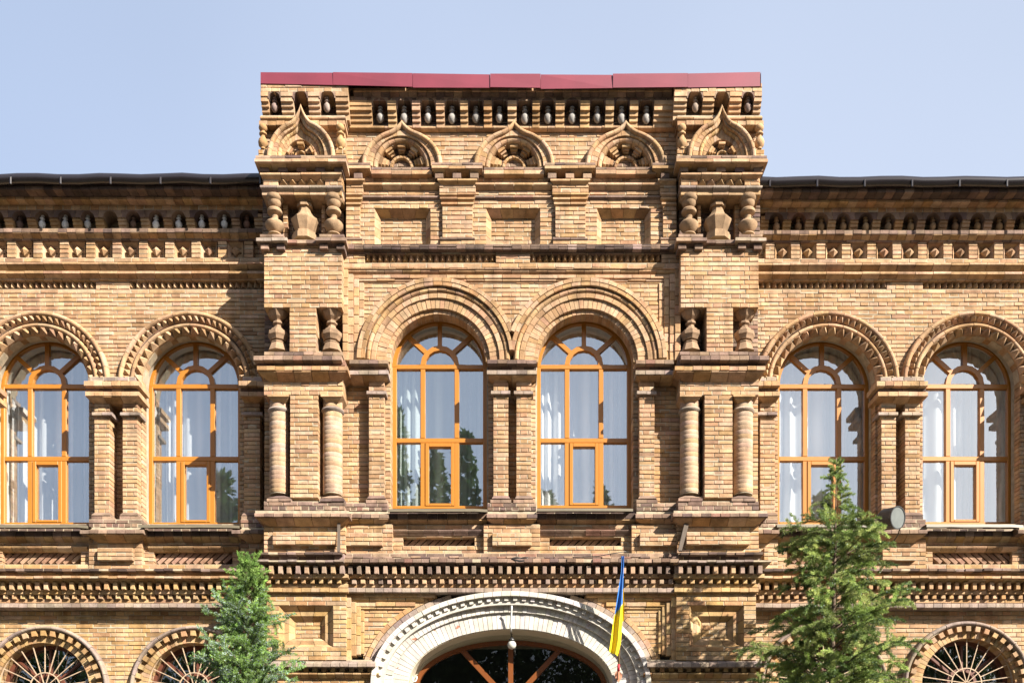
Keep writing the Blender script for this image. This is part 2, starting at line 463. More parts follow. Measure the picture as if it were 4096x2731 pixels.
def lathe(name, cu, prof, p, pr, mat, n=16, pal=BUFF, rot=0.0, parent=None, smooth=True, c=None, flat=1.0, capped=True):
    """turned piece; prof=[(r px, v px)] top to bottom laid out at depth pr, axis at depth p"""
    k = K(pr); mb = MB(); vs = []; fs = []
    c = c or pick(pal)
    x0 = (cu - 2048) * k
    for (r, v) in prof:
        for i in range(n):
            a = 2 * pi * i / n + rot
            vs.append((x0 + r * k * cos(a), -p + r * k * sin(a) * flat, (H - v) * k + EYE))
    m = len(prof)
    for j in range(m - 1):
        for i in range(n):
            i2 = (i + 1) % n
            fs.append((j * n + i, j * n + i2, (j + 1) * n + i2, (j + 1) * n + i))
    if capped: fs.append(tuple(range(n))); fs.append(tuple(range((m - 1) * n + n - 1, (m - 1) * n - 1, -1)))
    mb.add(vs, fs, c)
    o = mb.build(name, mat, parent or B)
    if smooth:
        o.data.polygons.foreach_set('use_smooth', [len(q.vertices) == 4 for q in o.data.polygons])
        o.data.set_sharp_from_angle(angle=radians(38))
    return o

def arch_plate(u0, u1, vt, vb, cu, cv, r, p, depth, c, kind='niche_arch'):
    """plate u0..u1, vt..vb with an arched notch (centre cu,cv radius r, open below)"""
    k = K(p); out = []; n = 12
    def P(u, v, q): return ((u - 2048) * k, -q, (H - v) * k + EYE)
    arcs = [(cu - r, vb)] + [(cu - r * cos(pi * i / n), cv - r * sin(pi * i / n)) for i in range(n + 1)] + [(cu + r, vb)]
    outs = []
    for (u, v) in arcs:
        t = (u - (cu - r)) / (2 * r)
        outs.append((u0 + (u1 - u0) * t, vt))
    outs[0] = (u0, vb); outs[-1] = (u1, vb); outs[1] = (u0, vt); outs[-2] = (u1, vt)
    vs = [P(u, v, p) for u, v in arcs] + [P(u, v, p) for u, v in outs] + [P(u, v, p - depth) for u, v in arcs] + [P(u, v, p - depth) for u, v in outs]
    m = len(arcs); fs = []
    for i in range(m - 1):
        fs.append((i, i + 1, m + i + 1, m + i))
        fs.append((i, 2 * m + i, 2 * m + i + 1, i + 1))
        fs.append((m + i, m + i + 1, 3 * m + i + 1, 3 * m + i))
    piece(kind, vs, fs, c, (u1 - u0) * (vb - vt))

ACORN = [(5, 0), (11, 2), (11, 6), (6, 9), (6, 13), (12, 16), (12, 20), (7, 24), (8, 28), (15, 36), (17, 46), (15, 56), (10, 64), (5, 68), (0.5, 70)]
def acorn(u, v0, p, h=62, pr=None, c=None, broken=False):
    f = h / 70
    lathe('acorn_pendant', u, [(r * f, v0 + y * f) for r, y in ACORN], p, pr if pr is not None else p, M_STONE, 12, SOOT_DARK, c=c)

def dentils(us, w, v0, v1, p, depth, pal=BUFF, kind='dentil'):
    for u in us:
        j = R.uniform(-1, 1)
        brick(kind, u - w / 2 + j, u + w / 2 + j, v0 + R.uniform(-.6, .6), v1 + R.uniform(-.8, .8), p + R.uniform(-.005, .005), depth, pick(pal))

def dogtooth(u0, u1, n, v0, v1, pb, pt, pal=BUFF):
    w = (u1 - u0) / n; k = K(pb)
    for i in range(n):
        a, b = u0 + i * w + .6, u0 + (i + 1) * w - .6
        m = (a + b) / 2 + R.uniform(-1.0, 1.0); vs = []
        q = pt + R.uniform(-.006, .006)
        for v in (v0, v1 + R.uniform(-1, 0)):
            for (u, p) in ((a, pb - .05), (a, pb), (m, q), (b, pb), (b, pb - .05)):
                vs.append(((u - 2048) * k, -p, (H - v) * k + EYE))
        fs = [(i2, i2 + 1, i2 + 6, i2 + 5) for i2 in range(4)] + [(4, 3, 2, 1, 0), (5, 6, 7, 8, 9)]
        piece('dogtooth_brick', vs, fs, pick(pal), (b - a) * (v1 - v0))

def obox(kind, cu, cv, lu, lv, ang, p, depth, c):
    k = K(p); vs = []
    for q in (p - depth, p):
        for (a, b) in ((-lu, -lv), (lu, -lv), (lu, lv), (-lu, lv)):
            u = cu + (a * cos(ang) - b * sin(ang)) / 2; v = cv - (a * sin(ang) + b * cos(ang)) / 2
            vs.append(((u - 2048) * k, -q, (H - v) * k + EYE))
    fs = [(4, 5, 6, 7)] + [(i, (i + 1) % 4, 4 + (i + 1) % 4, 4 + i) for i in range(4)]
    piece(kind, vs, fs, c, lu * lv)

def diagonal_panel(u0, u1, v0, v1, p, lean, pal=BUFF):
    """panel of bricks laid slantwise, the end ones cut short"""
    h = v1 - v0; w = 14.5; sp = 27.5
    n = int((u1 - u0) / sp); sp = (u1 - u0) / n
    ang = radians(42) if lean > 0 else radians(138)
    for i in range(n):
        cu = u0 + (i + .5) * sp
        L = h / sin(radians(42)) * .86
        if i in (0, n - 1): L *= .8
        obox('diagonal_brick', cu, (v0 + v1) / 2 + R.uniform(-1, 1), L, w, ang, p + R.uniform(-.006, .006), .12, pick(pal))

# ------------------------------------------------------------------ windows
def wbar(mb, u0, u1, v0, v1, p, d=.07, c=1.0):
    k = K(p); x0, x1 = (u0 - 2048) * k, (u1 - 2048) * k; z0, z1 = (H - v1) * k + EYE, (H - v0) * k + EYE
    e = .006
    mb.add([(x0, -p + d, z0), (x1, -p + d, z0), (x1, -p + d, z1), (x0, -p + d, z1),
            (x0, -p + e, z0), (x1, -p + e, z0), (x1, -p + e, z1), (x0, -p + e, z1),
            (x0 + e, -p, z0 + e), (x1 - e, -p, z0 + e), (x1 - e, -p, z1 - e), (x0 + e, -p, z1 - e)],
           [(8, 9, 10, 11)] + [(4 + i, 4 + (i + 1) % 4, 8 + (i + 1) % 4, 8 + i) for i in range(4)] + [(i, (i + 1) % 4, 4 + (i + 1) % 4, 4 + i) for i in range(4)])
def wsweep(mb, path, ts, prof, pr):
    k = K(pr); m = len(prof); vs = []; fs = []
    for t in ts:
        u, v, nu, nv = path(t)
        for o, p in prof: vs.append(((u + nu * o - 2048) * k, -p, (H - v - nv * o) * k + EYE))
    for j in range(len(ts) - 1):
        for i in range(m):
            i2 = (i + 1) % m
            fs.append((j * m + i, j * m + i2, (j + 1) * m + i2, (j + 1) * m + i))
    fs.append(tuple(range(m))); fs.append(tuple(range((len(ts) - 1) * m + m - 1, (len(ts) - 1) * m - 1, -1)))
    mb.add(vs, fs)
def boxprof(r0, r1, p, d=.07): return [(r0, p - d), (r0, p), (r1, p), (r1, p - d)]
def rbar(mb, cu, cv, a, r0, r1, w, p, d=.065):
    k = K(p); vs = []
    for q in (p - d, p):
        for r, s in ((r0, -1), (r1, -1), (r1, 1), (r0, 1)):
            u = cu + r * cos(a) - s * w / 2 * sin(a); v = cv - r * sin(a) - s * w / 2 * cos(a)
            vs.append(((u - 2048) * k, -q, (H - v) * k + EYE))
    mb.add(vs, [(4, 5, 6, 7)] + [(i, (i + 1) % 4, 4 + (i + 1) % 4, 4 + i) for i in range(4)])
def pane(parent, pts, p, mat=M_GLASS):
    k = K(p); mb = MB()
    if sum(a[0] * b[1] - b[0] * a[1] for a, b in zip(pts, pts[1:] + pts[:1])) > 0: pts = pts[::-1]
    tx, tz = R.uniform(-.004, .004), R.uniform(-.004, .004)
    cx = sum(a for a, _ in pts) / len(pts); cz = sum(b for _, b in pts) / len(pts)
    mb.add([((u - 2048) * k, -p + (u - cx) * k * tx + (v - cz) * k * tz, (H - v) * k + EYE) for u, v in pts], [tuple(range(len(pts)))])
    return mb.build('pane', mat, parent)
def arc(cu, cv, r, a0, a1, n=10): return [(cu + r * cos(a0 + (a1 - a0) * i / n), cv - r * sin(a0 + (a1 - a0) * i / n)) for i in range(n + 1)]

def curtain(cu, hw, vt, vb, p, mat, label, seed):
    r = random.Random(seed); k = K(p); mb = MB(); nx, nz = 190, 16
    x0, x1 = (cu - hw - 2048) * k, (cu + hw - 2048) * k
    ph = [r.uniform(0, 6.28) for _ in range(5)]
    ties = [r.uniform(.12, .22), r.uniform(.45, .58), r.uniform(.78, .9)]
    vs = []
    for j in range(nz + 1):
        t = j / nz; z = (H - (vt + (vb - vt) * t)) * k + EYE
        for i in range(nx + 1):
            s = i / nx
            y = .040 * sin(s * 66 + ph[0] + 3.2 * sin(s * 9 + ph[1])) + .03 * sin(s * 31 + ph[2] + .6 * t) + .03 * sin(s * 12 + ph[3])
            if t > .74:
                for c in ties:
                    d = (s - c) / .075
                    y += -.05 * math.exp(-d * d) * (1 - abs(t - .88) / .14 if abs(t - .88) < .14 else 0)
            vs.append((x0 + (x1 - x0) * s, -p - y * (.8 + .4 * t), z))
    fs = [(j * (nx + 1) + i, j * (nx + 1) + i + 1, (j + 1) * (nx + 1) + i + 1, (j + 1) * (nx + 1) + i) for j in range(nz) for i in range(nx)]
    mb.add(vs, fs)
    o = mb.build('curtain', mat, None, True)
    tag(o, label, 'curtain', 'sheer curtains behind the tall arched windows')
    return o

def tall_window(cu, sp, hw, vb, v2, p, label, clabel, cmat, seed, dp=.45):
    mb = MB()
    wsweep(mb, circ(cu, sp), [pi * i / 36 for i in range(37)], boxprof(hw - 17, hw, p), p)
    wbar(mb, cu - hw, cu - hw + 17, sp, vb, p); wbar(mb, cu + hw - 17, cu + hw, sp, vb, p)
    wbar(mb, cu - hw + 17, cu + hw - 17, vb - 12, vb, p)
    fo = mb.build('window', M_WOOD, B)
    fo['label'] = label
    q = p - .002
    t = MB(); wbar(t, cu - hw + 16, cu + hw - 16, sp - 9, sp + 9, q, .066); t.build('transom', M_WOOD, fo)
    t = MB(); wbar(t, cu - hw + 16, cu + hw - 16, v2 - 9, v2 + 9, q, .066); t.build('transom', M_WOOD, fo)
    for s in (-1, 1):
        t = MB(); wbar(t, cu + s * 68 - 9.5, cu + s * 68 + 9.5, sp + 9, v2 - 9, q - .001, .064); t.build('mullion', M_WOOD, fo)
        t = MB(); wbar(t, cu + s * 68 - 9.5, cu + s * 68 + 9.5, v2 + 9, vb - 10, q - .001, .064); t.build('mullion', M_WOOD, fo)
    t = MB()
    wsweep(t, circ(cu, sp - 9), [pi * i / 8 for i in range(9)], boxprof(58, 77, q - .001, .064), p); t.build('inner_arch', M_WOOD, fo)
    cs = [radians(42), pi / 2, radians(138)]
    for a in cs:
        t = MB(); rbar(t, cu, sp - 9, a, 76, hw - 12 + (9 * sin(a) - 9), 17, q - .003, .06); t.build('glazing_bar', M_WOOD, fo)
    t = MB()   # opening casement low in the middle
    for a in ((cu - 58.5, cu - 44, v2 + 9, vb - 12), (cu + 44, cu + 58.5, v2 + 9, vb - 12), (cu - 44, cu + 44, v2 + 9, v2 + 25), (cu - 44, cu + 44, vb - 22, vb - 12)):
        wbar(t, *a, q + .012, .07)
    t.build('casement', M_WOOD, fo)
    g = p - .045
    bs = [0] + cs + [pi]
    for a0, a1 in zip(bs[:-1], bs[1:]):
        pts = arc(cu, sp - 9, 68, a0 + .02, a1 - .02, 6) + list(reversed(arc(cu, sp, hw - 10, a0 + .02, a1 - .02, 12)))
        pane(fo, pts, g)
    pane(fo, arc(cu, sp - 9, 64, 0, pi, 12), g)
    e = [cu - hw + 10, cu - 68, cu + 68, cu + hw - 10]
    for a, b in zip(e[:-1], e[1:]):
        pane(fo, [(a + 1, sp), (b - 1, sp), (b - 1, v2), (a + 1, v2)], g)
        pane(fo, [(a + 1, v2 + 1), (b - 1, v2 + 1), (b - 1, vb - 4), (a + 1, vb - 4)], g)
    # deep inner reveal
    mb = MB()
    wsweep(mb, circ(cu, sp), [pi * i / 36 for i in range(37)], [(hw - 7, p - .075), (hw + 6, p - .075), (hw + 6, p - dp), (hw - 7, p - dp)], p)
    for s in (-1, 1):
        u = sorted((cu + s * (hw - 7), cu + s * (hw + 6)))
        wbar(mb, u[0], u[1], sp, vb + 8, p - .075, dp - .075)
    wbar(mb, cu - hw, cu + hw, vb, vb + 12, p - .076, dp - .08)
    mb.build('inner_reveal', M_REVEAL, fo)
    curtain(cu, hw + 50, sp - hw - 30, vb + 30, p - dp - .10, cmat, clabel, seed)
    return fo

def sill(u0, u1, v, p, bend=(0, 0)):
    k = K(p); mb = MB(); vs = []
    n = 8
    pts = [(v - 4, p - .22), (v, p), (v + 11, p + .004), (v + 11, p - .006), (v + 3, p - .012)]
    for i in range(n + 1):
        u = u0 + (u1 - u0) * i / n
        dv = R.uniform(-.8, .8) + (bend[0] if i == 0 else 0) + (bend[1] if i == n else 0)
        for (w, q) in pts: vs.append(((u - 2048) * k, -q, (H - w - dv) * k + EYE))
    m = len(pts)
    fs = [(i * m + j, i * m + j + 1, (i + 1) * m + j + 1, (i + 1) * m + j) for i in range(n) for j in range(m - 1)]
    mb.add(vs, fs); mb.build('window_sill', M_SILL, B)

# =================================================================== CENTRE BLOCK
PP, CP = .62, .40          # pier face, centre bay face
def minus(iv, cuts):
    out = list(iv)
    for (a, b) in cuts:
        nx = []
        for (x, y) in out:
            if b <= x or a >= y: nx.append((x, y)); continue
            if a > x: nx.append((x, a))
            if b < y: nx.append((b, y))
        out = nx
    return out

def keel_path(cu, vb, rx, hgt, tip):
    """left half of an ogee arch, foot to tip; hgt = height of the round part, tip = row of the point"""
    pts = []
    for i in range(15):
        a = pi - (pi / 2 - .34) * i / 14
        pts.append((cu + rx * cos(a), vb - hgt * sin(a)))
    x0, y0 = pts[-1]
    d = (pts[-1][0] - pts[-2][0], pts[-1][1] - pts[-2][1]); L = math.hypot(*d)
    c1 = (x0 + d[0] / L * (cu - x0) * .62, y0 + d[1] / L * (cu - x0) * .62)
    for i in range(1, 7):
        t = i / 6
        pts.append(((1 - t) ** 2 * x0 + 2 * t * (1 - t) * c1[0] + t * t * cu, (1 - t) ** 2 * y0 + 2 * t * (1 - t) * c1[1] + t * t * tip))
    return pts
def half_round(cu, vb, r, h):
    return [(cu + r * cos(pi - pi / 2 * i / 20), vb - h * sin(pi - pi / 2 * i / 20)) for i in range(21)]
def along(pts, t):
    i = min(len(pts) - 2, int(t * (len(pts) - 1))); x = t * (len(pts) - 1) - i
    return (pts[i][0] + (pts[i + 1][0] - pts[i][0]) * x, pts[i][1] + (pts[i + 1][1] - pts[i][1]) * x)
def keel_ring(cu, outer, inner, p, bl, rnd, pal, depth=.16, kind='voussoir'):
    L = sum(math.hypot(b[0] - a[0], b[1] - a[1]) for a, b in zip(outer[:-1], outer[1:]))
    n = max(3, round(L / bl)); g = .8 / L
    for side in (0, 1):
        def path(t, side=side):
            a, b = along(outer, t), along(inner, t)
            if side: a, b = (2 * cu - a[0], a[1]), (2 * cu - b[0], b[1])
            return (a[0], a[1], b[0] - a[0], b[1] - a[1])
        for i in range(n):
            if rnd: pr = [(0, p - .035), (.1, p - .016), (.3, p - .003), (.5, p), (.7, p - .003), (.9, p - .016), (1, p - .035)]
            else: pr = [(0, p - .008), (.05, p), (.95, p), (1, p - .008)]
            sweep(kind, path, i / n + g, (i + 1) / n - (g if i < n - 1 else 0), 3, pr, p, p - depth, pick(pal))

def tymp_fan(cu, cv, r0, r1, p, count, pal, bl=14):
    """stepped radial bricks of the fan inside a keel arch and a little lunette ring"""
    for i in range(count):
        a = pi * (i + .5) / count
        for s, (ra, rb, dp) in enumerate(((.16, .44, .05), (.44, .72, .085), (.72, 1.0, .12))):
            rr0, rr1 = r0 + (r1 - r0) * ra, r0 + (r1 - r0) * rb
            w = bl * (.8 + .25 * s)
            obox('fan_brick', cu + cos(a) * (rr0 + rr1) / 2, cv - sin(a) * (rr0 + rr1) / 2, rr1 - rr0 - 1, w, a, p + dp, .1, pick(pal))
    ring('voussoir', cu, cv, r0 * .78, r0 + 1, p + .05, 14, depth=.08, pal=pal, seg=2)

def half_disc_wall(cu, cv, r, p, pal):
    def iv(v):
        d = r * r - (cv - v) ** 2
        return [(cu - sqrt(d), cu + sqrt(d))] if d > 30 else []
    zone(p, cv - r, cv, iv, .05, 17, 60, pal=pal)

# --- cores that make the mass solid
core(1075, 3010, 310, 1085, .22, -3.2)
core(1075, 3010, 2110, 2420, .22, -3.2)

def pier(m):
    """m(u) maps the left pier's columns to this pier; s = +1 left, -1 right"""
    def iv(*prs): return [tuple(sorted((m(a), m(b)))) for a, b in prs]
    def rng(a, b): return tuple(sorted((m(a), m(b))))
    # ---- top: cornice with three small niches
    a, b = rng(1042, 1392)
    zone(.70, 333, 368, [(a, b)], .35, 17.5, 70, pal=PINK)
    zone(.42, 366, 470, [rng(1050, 1380)], .20, 17.5, 72, pal=SOOT_DARK)
    zone(.52, 462, 640, [rng(1050, 1380)], .30, 17.5, 72, pal=PINK)
    nb = [1040, 1072, 1122, 1172, 1232, 1278, 1340, 1392]
    for x0, x1 in ((1042, 1072), (1122, 1170), (1231, 1277), (1341, 1392)):
        l, r = rng(x0, x1)
        ext('corbel', l, r, [(367, .70), (384, .70), (386, .685), (402, .685), (404, .655), (416, .65), (418, .62), (432, .615), (434, .585), (456, .58)], .70, .38, pick(PINK))
    for cu, w in ((1097, 50), (1201, 60), (1309, 64)):
        l, r = rng(cu - w / 2 - 1, cu + w / 2 + 1)
        arch_plate(l, r, 366.5, 392, (l + r) / 2, 390, w / 2 - 3, .695, .3, pick(SOOT_DARK))
    for cu in (1097, 1307): acorn(m(cu), 388, .60, 58, pr=.62, c=pick(GREY))
    ledge(*rng(1040, 1383), 461, 479, .66, .3, 73, ROUND, PINK, 'moulding_brick')
    ledge(*rng(1036, 1380), 481, 501, .64, .3, 36, FLAT, BUFF)
    for cu in (1052, 1362):
        prof = [(10, 500), (15, 506), (17, 514), (14, 522), (8, 526), (8, 530), (15, 535), (15, 540), (8, 545), (9, 550), (16, 560), (19, 572), (17, 584), (9, 592), (9, 598)]
        lathe('colonnette', m(cu), prof, .64, .64, M_STONE, 14, BUFF)
        l, r = rng(cu - 19, cu + 20); zone(.66, 598, 634, [(l, r)], .3, 18, 40, pal=BUFF)
    # keel arch over a little fan
    kc = m(1201)
    ks = [keel_path(kc, 622, 138, 150, 410), keel_path(kc, 622, 119, 132, 437), keel_path(kc, 622, 96, 112, 470), keel_path(kc, 622, 78, 92, 506), half_round(kc, 622, 57, 62)]
    keel_ring(kc, ks[0], ks[1], .74, 34, True, PINK, .25)
    keel_ring(kc, ks[1], ks[2], .69, 19, False, PINK, .2)
    keel_ring(kc, ks[2], ks[3], .65, 19, True, GOLD, .2)
    keel_ring(kc, ks[3], ks[4], .61, 19, False, PINK, .2)
    half_disc_wall(kc, 622, 62, .525, SOOT_DARK)
    tymp_fan(kc, 622, 22, 56, .525, 3, BUFF, 20)
    # ---- entablature
    zone(.60, 622, 785, [rng(1050, 1370)], .32, 17.7, 73, pal=BUFF)
    ledge(*rng(1022, 1384), 621, 633, .76, .3, 62, FLAT, SOOT_DARK, mit=(0, 0))
    ledge(*rng(1018, 1384), 633.5, 648, .79, .35, 73, FLAT, PINK)
    ledge(*rng(1024, 1378), 648.5, 663, .765, .3, 62, COVE, BUFF, mit=(1, 1))
    for i in range(5):
        l, r = rng(1037 + i * 75, 1075 + i * 75 if i < 4 else 1370)
        brick('dentil', l, r, 664, 686, .70, .2, pick(SOOT_DARK))
    ledge(*rng(1040, 1366), 690, 709, .70, .25, 73, [(0, 0), (.4, 0), (.55, -.01), (.75, -.04), (1, -.075)], PINK, 'moulding_brick', mit=(1, 1))
    for x0, x1 in ((1053, 1112), (1300, 1366)):
        zone(.645, 711, 742, [rng(x0, x1)], .2, 15.5, 60, pal=PINK)
    for i in range(5):
        x = 1115 + i * 37
        l, r = rng(x + 1, x + 36)
        pyramid('pyramid_block', [(l, 712), (r, 712), (r, 741), (l, 741)], .60, .665, .62, pick(BUFF), score=900)
    ledge(*rng(1040, 1370), 742, 762, .69, .3, 73, [(0, 0), (.35, 0), (.5, -.008), (.8, -.04), (1, -.06)], GREY, 'moulding_brick', mit=(1, 1))
    ledge(*rng(1048, 1366), 763, 781, .645, .35, 60, FLAT, PINK)
    # ---- balusters and the tent-shaped pedestal
    zone(.34, 780, 960, [rng(1050, 1375)], .2, 17.8, 73, pal=SOOT_DARK)
    for x0, x1 in ((1132, 1150), (1286, 1300)):
        zone(.46, 800, 950, [rng(x0, x1)], .2, 17.8, 40, pal=BUFF)
    for cu in (1097, 1333):
        prof = [(30, 783), (36, 786), (37, 795), (33, 802), (28, 806), (27, 814), (20, 824), (13, 829), (13, 833), (26, 835), (30, 841), (29, 849), (23, 854), (14, 859), (13, 870), (20, 880), (33, 888), (38, 894), (38, 900), (33, 910), (23, 922), (15, 928), (15, 932), (27, 934), (27, 938)]
        lathe('baluster', m(cu), prof, .55, .58, M_STONE, 20, PINK, c=(.285, .19, .115))
    prof = [(42, 780), (42, 790), (33, 791), (33, 800), (26, 801), (26, 811), (31, 813), (31, 823), (22, 824), (23, 836), (28, 848), (37, 861), (49, 873), (53, 875), (53, 880), (47, 897), (39, 916), (35, 926), (45, 929), (45, 937), (49, 939), (49, 960)]
    lathe('tent_pedestal', m(1216), [(r * 1.05, v) for r, v in prof], .48, .55, M_STONE, 8, PINK, rot=pi / 8, smooth=False, c=(.30, .20, .12))
    for x0, x1, y0, y1 in ((1040, 1134, 936, 949), (1278, 1376, 936, 949)):
        ledge(*rng(x0, x1), y0, y1, .68, .3, 60, FLAT, SOOT_DARK)
    ledge(*rng(1024, 1148), 949.5, 964, .73, .35, 62, FLAT, GREY)
    ledge(*rng(1262, 1384), 949.5, 964, .73, .35, 62, FLAT, SOOT_DARK)
    ledge(*rng(1148, 1265), 958, 973, .68, .3, 40, FLAT, SOOT_DARK)
    ledge(*rng(1032, 1142), 964.5, 976, .70, .3, 60, scaled(COVE, .5), BLACK, mit=(1, 1))
    ledge(*rng(1268, 1380), 964.5, 976, .70, .3, 60, scaled(COVE, .5), BLACK, mit=(1, 1))
    for x0, x1 in ((1042, 1075), (1106, 1138), (1278, 1311), (1345, 1378)):
        l, r = rng(x0, x1); brick('dentil', l, r, 976, 996, .68, .2, pick(SOOT_DARK))
    # ---- plain face
    zone(PP, 973, 1230, [rng(1056, 1368)], .42, 17.95, 73.4, off=m(1056), pal=PINK)
    core(*rng(1075, 1350), 960, 1240, .5, -.4)
    # ---- upper niches with faceted balusters
    zone(PP, 1230, 1406, [rng(1158, 1264)], .36, 17.9, 73.4, off=m(1158), pal=PINK)
    zone(.24, 1228, 1424, [rng(1058, 1370)], .15, 17.9, 73.4, pal=SOOT_DARK)
    for cu in (1110, 1325):
        prof = [(30, 1233), (40, 1240), (40, 1250), (32, 1262), (28, 1268), (20, 1278), (18, 1282), (26, 1288), (26, 1293), (17, 1299), (20, 1308), (28, 1318), (30, 1324), (39, 1328), (39, 1342), (34, 1350), (30, 1360), (26, 1362), (30, 1370), (28, 1374), (34, 1390), (40, 1406)]
        lathe('faceted_baluster', m(cu), [(r * (1.05 if r > 27 else .86), v) for r, v in prof], .46, .50, M_STONE, 8, BUFF, rot=0.0, smooth=False, c=(.25, .165, .105))
    ledge(*rng(1057, 1370), 1406, 1421, .64, .4, 38, FLAT, SOOT_DARK)
    ledge(*rng(1014, 1366), 1421.5, 1440, .80, .5, 38, FLAT, SOOT_DARK, chip=.0)
    ledge(*rng(1030, 1380), 1441, 1463, .70, .4, 60, FLAT, SOOT_DARK)
    ledge(*rng(1028, 1390), 1463.5, 1481, .76, .45, 36, FLAT, BUFF)
    ledge(*rng(1034, 1384), 1481.5, 1511, .745, .4, 73, COVE, BUFF, mit=(1, 1))
    zone(PP, 1508, 1580, [rng(1055, 1371)], .36, 18, 73.4, off=m(1055), pal=PINK)
    core(*rng(1080, 1345), 1405, 1580, .5, -.4)
    # ---- column storey
    zone(.26, 1578, 2010, [rng(1058, 1372)], .15, 17.9, 73.4, pal=BUFF)
    zone(PP, 1580, 1990, [rng(1160, 1272)], .36, 17.8, 73.4, off=m(1160), pal=PINK)
    for cu in (1117, 1330):
        c0 = (.56, .42, .27)
        l, r = rng(cu - 45, cu + 42)
        ext('capital', l, r, [(1582, .66), (1590, .66), (1592, .64), (1598, .63), (1606, .58)], .62, .3, pick(BUFF), (1, 1))
        # shaft in drums so each course shows
        vv = 1604
        while vv < 1976:
            h = min(17.8, 1976 - vv)
            rr = 39 + R.uniform(-.25, .25)
            prof = [(rr - .55, vv), (rr, vv + 1.2), (rr, vv + h - 1.2), (rr - .55, vv + h)]
            k = K(.48); n = 24; vs = []; fs = []
            for (q, v) in prof:
                for i in range(n):
                    an = 2 * pi * i / n
                    vs.append(((m(cu) - 2048 + q * cos(an)) * k, -.46 + q * k * sin(an), (H - v) * k + EYE))
            for j in range(3):
                for i in range(n): fs.append((j * n + i, j * n + (i + 1) % n, (j + 1) * n + (i + 1) % n, (j + 1) * n + i))
            cc = pick([((.56, .40, .24), 2), ((.52, .36, .19), 2), ((.58, .44, .28), 2)])
            piece('column_drum', vs, fs, cc, 60 * h, True)
            vv += h
        lathe('column_ring', m(cu), [(38, 1636), (43, 1639), (46, 1646), (43, 1653), (38, 1656)], .46, .48, M_STONE, 24, GREY)
        lathe('column_core', m(cu), [(37.5, 1600), (37.5, 1980)], .46, .48, M_MORTAR, 20, GREY)
        l, r = rng(cu - 42, cu + 44)
        ext('column_base', l, r, [(1974, .56), (1991, .66), (1993, .66)], .64, .3, pick(SOOT_DARK), (1, 1))
        ledge(*rng(cu - 50, cu + 46), 1992, 2004.5, .67, .35, 48, FLAT, SOOT_DARK)
    zone(.655, 2004, 2040, [rng(1055, 1378)], .42, 17.5, 60, off=m(1055), pal=SOOT_DARK)
    ledge(*rng(1018, 1398), 2040, 2066, .79, .5, 39, SLOPE, SOOT_DARK)
    ledge(*rng(1028, 1390), 2066.5, 2091, .765, .4, 73, COVE, BUFF, mit=(1, 1))
    # ---- dado
    zone(PP, 2089, 2212, [rng(1055, 1382)], .40, 17.6, 73.4, off=m(1055), pal=BUFF)
    core(*rng(1080, 1345), 1985, 2420, .5, -.4)
    zone(.70, 2126, 2177, [rng(1090, 1344)], .12, 17, 73.4, off=m(1090), pal=PINK)
    ledge(*rng(1037, 1366), 2206, 2217, .74, .4, 36, FLAT, BLACK, chip=.08)
    zone(.645, 2214, 2240, [rng(1052, 1378)], .4, 18, 73.4, pal=BLACK)
    ledge(*rng(1000, 1374), 2238, 2247, .79, .4, 36, FLAT, GREY, chip=.12)
    # ---- dentil band on the pier
    zone(.58, 2245, 2312, [rng(1040, 1392)], .4, 17, 73.4, pal=SOOT_DARK)
    ledge(*rng(1034, 1398), 2247.5, 2259, .70, .4, 73, scaled(COVE, .6), BUFF, mit=(1, 1))
    dentils([m(1049 + i * 35.3) for i in range(10)], 17.5, 2260, 2292, .735, .3, MIXD)
    ledge(*rng(1032, 1394), 2294, 2311, .655, .3, 73, FLAT, GOLD)
    zone(.56, 2311, 2350, [rng(1052, 1388)], .4, 19, 73.4, pal=GOLD)
    dentils([m(1074 + i * 35.0) for i in range(9)], 17, 2315, 2332, .63, .2, GOLD)
    ledge(*rng(1062, 1392), 2333.5, 2349, .58, .3, 73, FLAT, GOLD)
    ledge(*rng(1056, 1392), 2350, 2367, .605, .3, 36, FLAT, GOLD)
    # ---- lower pier with a sunk stepped panel
    pv = (2420, 2586); pu = rng(1115, 1332)
    def lo(v):
        base = [rng(1066, 1385)]
        return minus(base, [pu]) if pv[0] < v < pv[1] else base
    zone(.55, 2366, 2640, lo, .22, 17.9, 73.4, off=m(1066), pal=GOLD)
    u0, u1 = pu
    steps = [(0, .55), (20, .47), (36, .47), (62, .38)]
    def frame(a0, b0, c0, d0, a1, b1, c1, d1, p0, p1, kind, pal):
        # bevelled frame between two rectangles; a/b = left/right, c/d = top/bottom
        k0 = K(.55)
        def P(u, v, p): return ((u - 2048) * k0, -p, (H - v) * k0 + EYE)
        q = [(a0, c0), (b0, c0), (b0, d0), (a0, d0)]; w = [(a1, c1), (b1, c1), (b1, d1), (a1, d1)]
        for i in range(4):
            j = (i + 1) % 4
            n = 3
            for t in range(n):
                f0, f1 = t / n + .006, (t + 1) / n - .006
                def L(A, Bq, f): return (A[0] + (Bq[0] - A[0]) * f, A[1] + (Bq[1] - A[1]) * f)
                o0, o1, i0, i1 = L(q[i], q[j], f0), L(q[i], q[j], f1), L(w[i], w[j], f0), L(w[i], w[j], f1)
                vs = [P(*o0, p0), P(*o1, p0), P(*i1, p1), P(*i0, p1), P(*o0, p0 - .2), P(*o1, p0 - .2), P(*i1, p1 - .1), P(*i0, p1 - .1)]
                piece(kind, vs, [(3, 2, 1, 0), (0, 1, 5, 4), (2, 3, 7, 6), (1, 2, 6, 5), (3, 0, 4, 7)], pick(pal), 800)
    v0, v1 = pv
    frame(u0, u1, v0, v1, u0 + 18, u1 - 18, v0 + 19, v1 - 13, .545, .47, 'panel_moulding', GOLD)
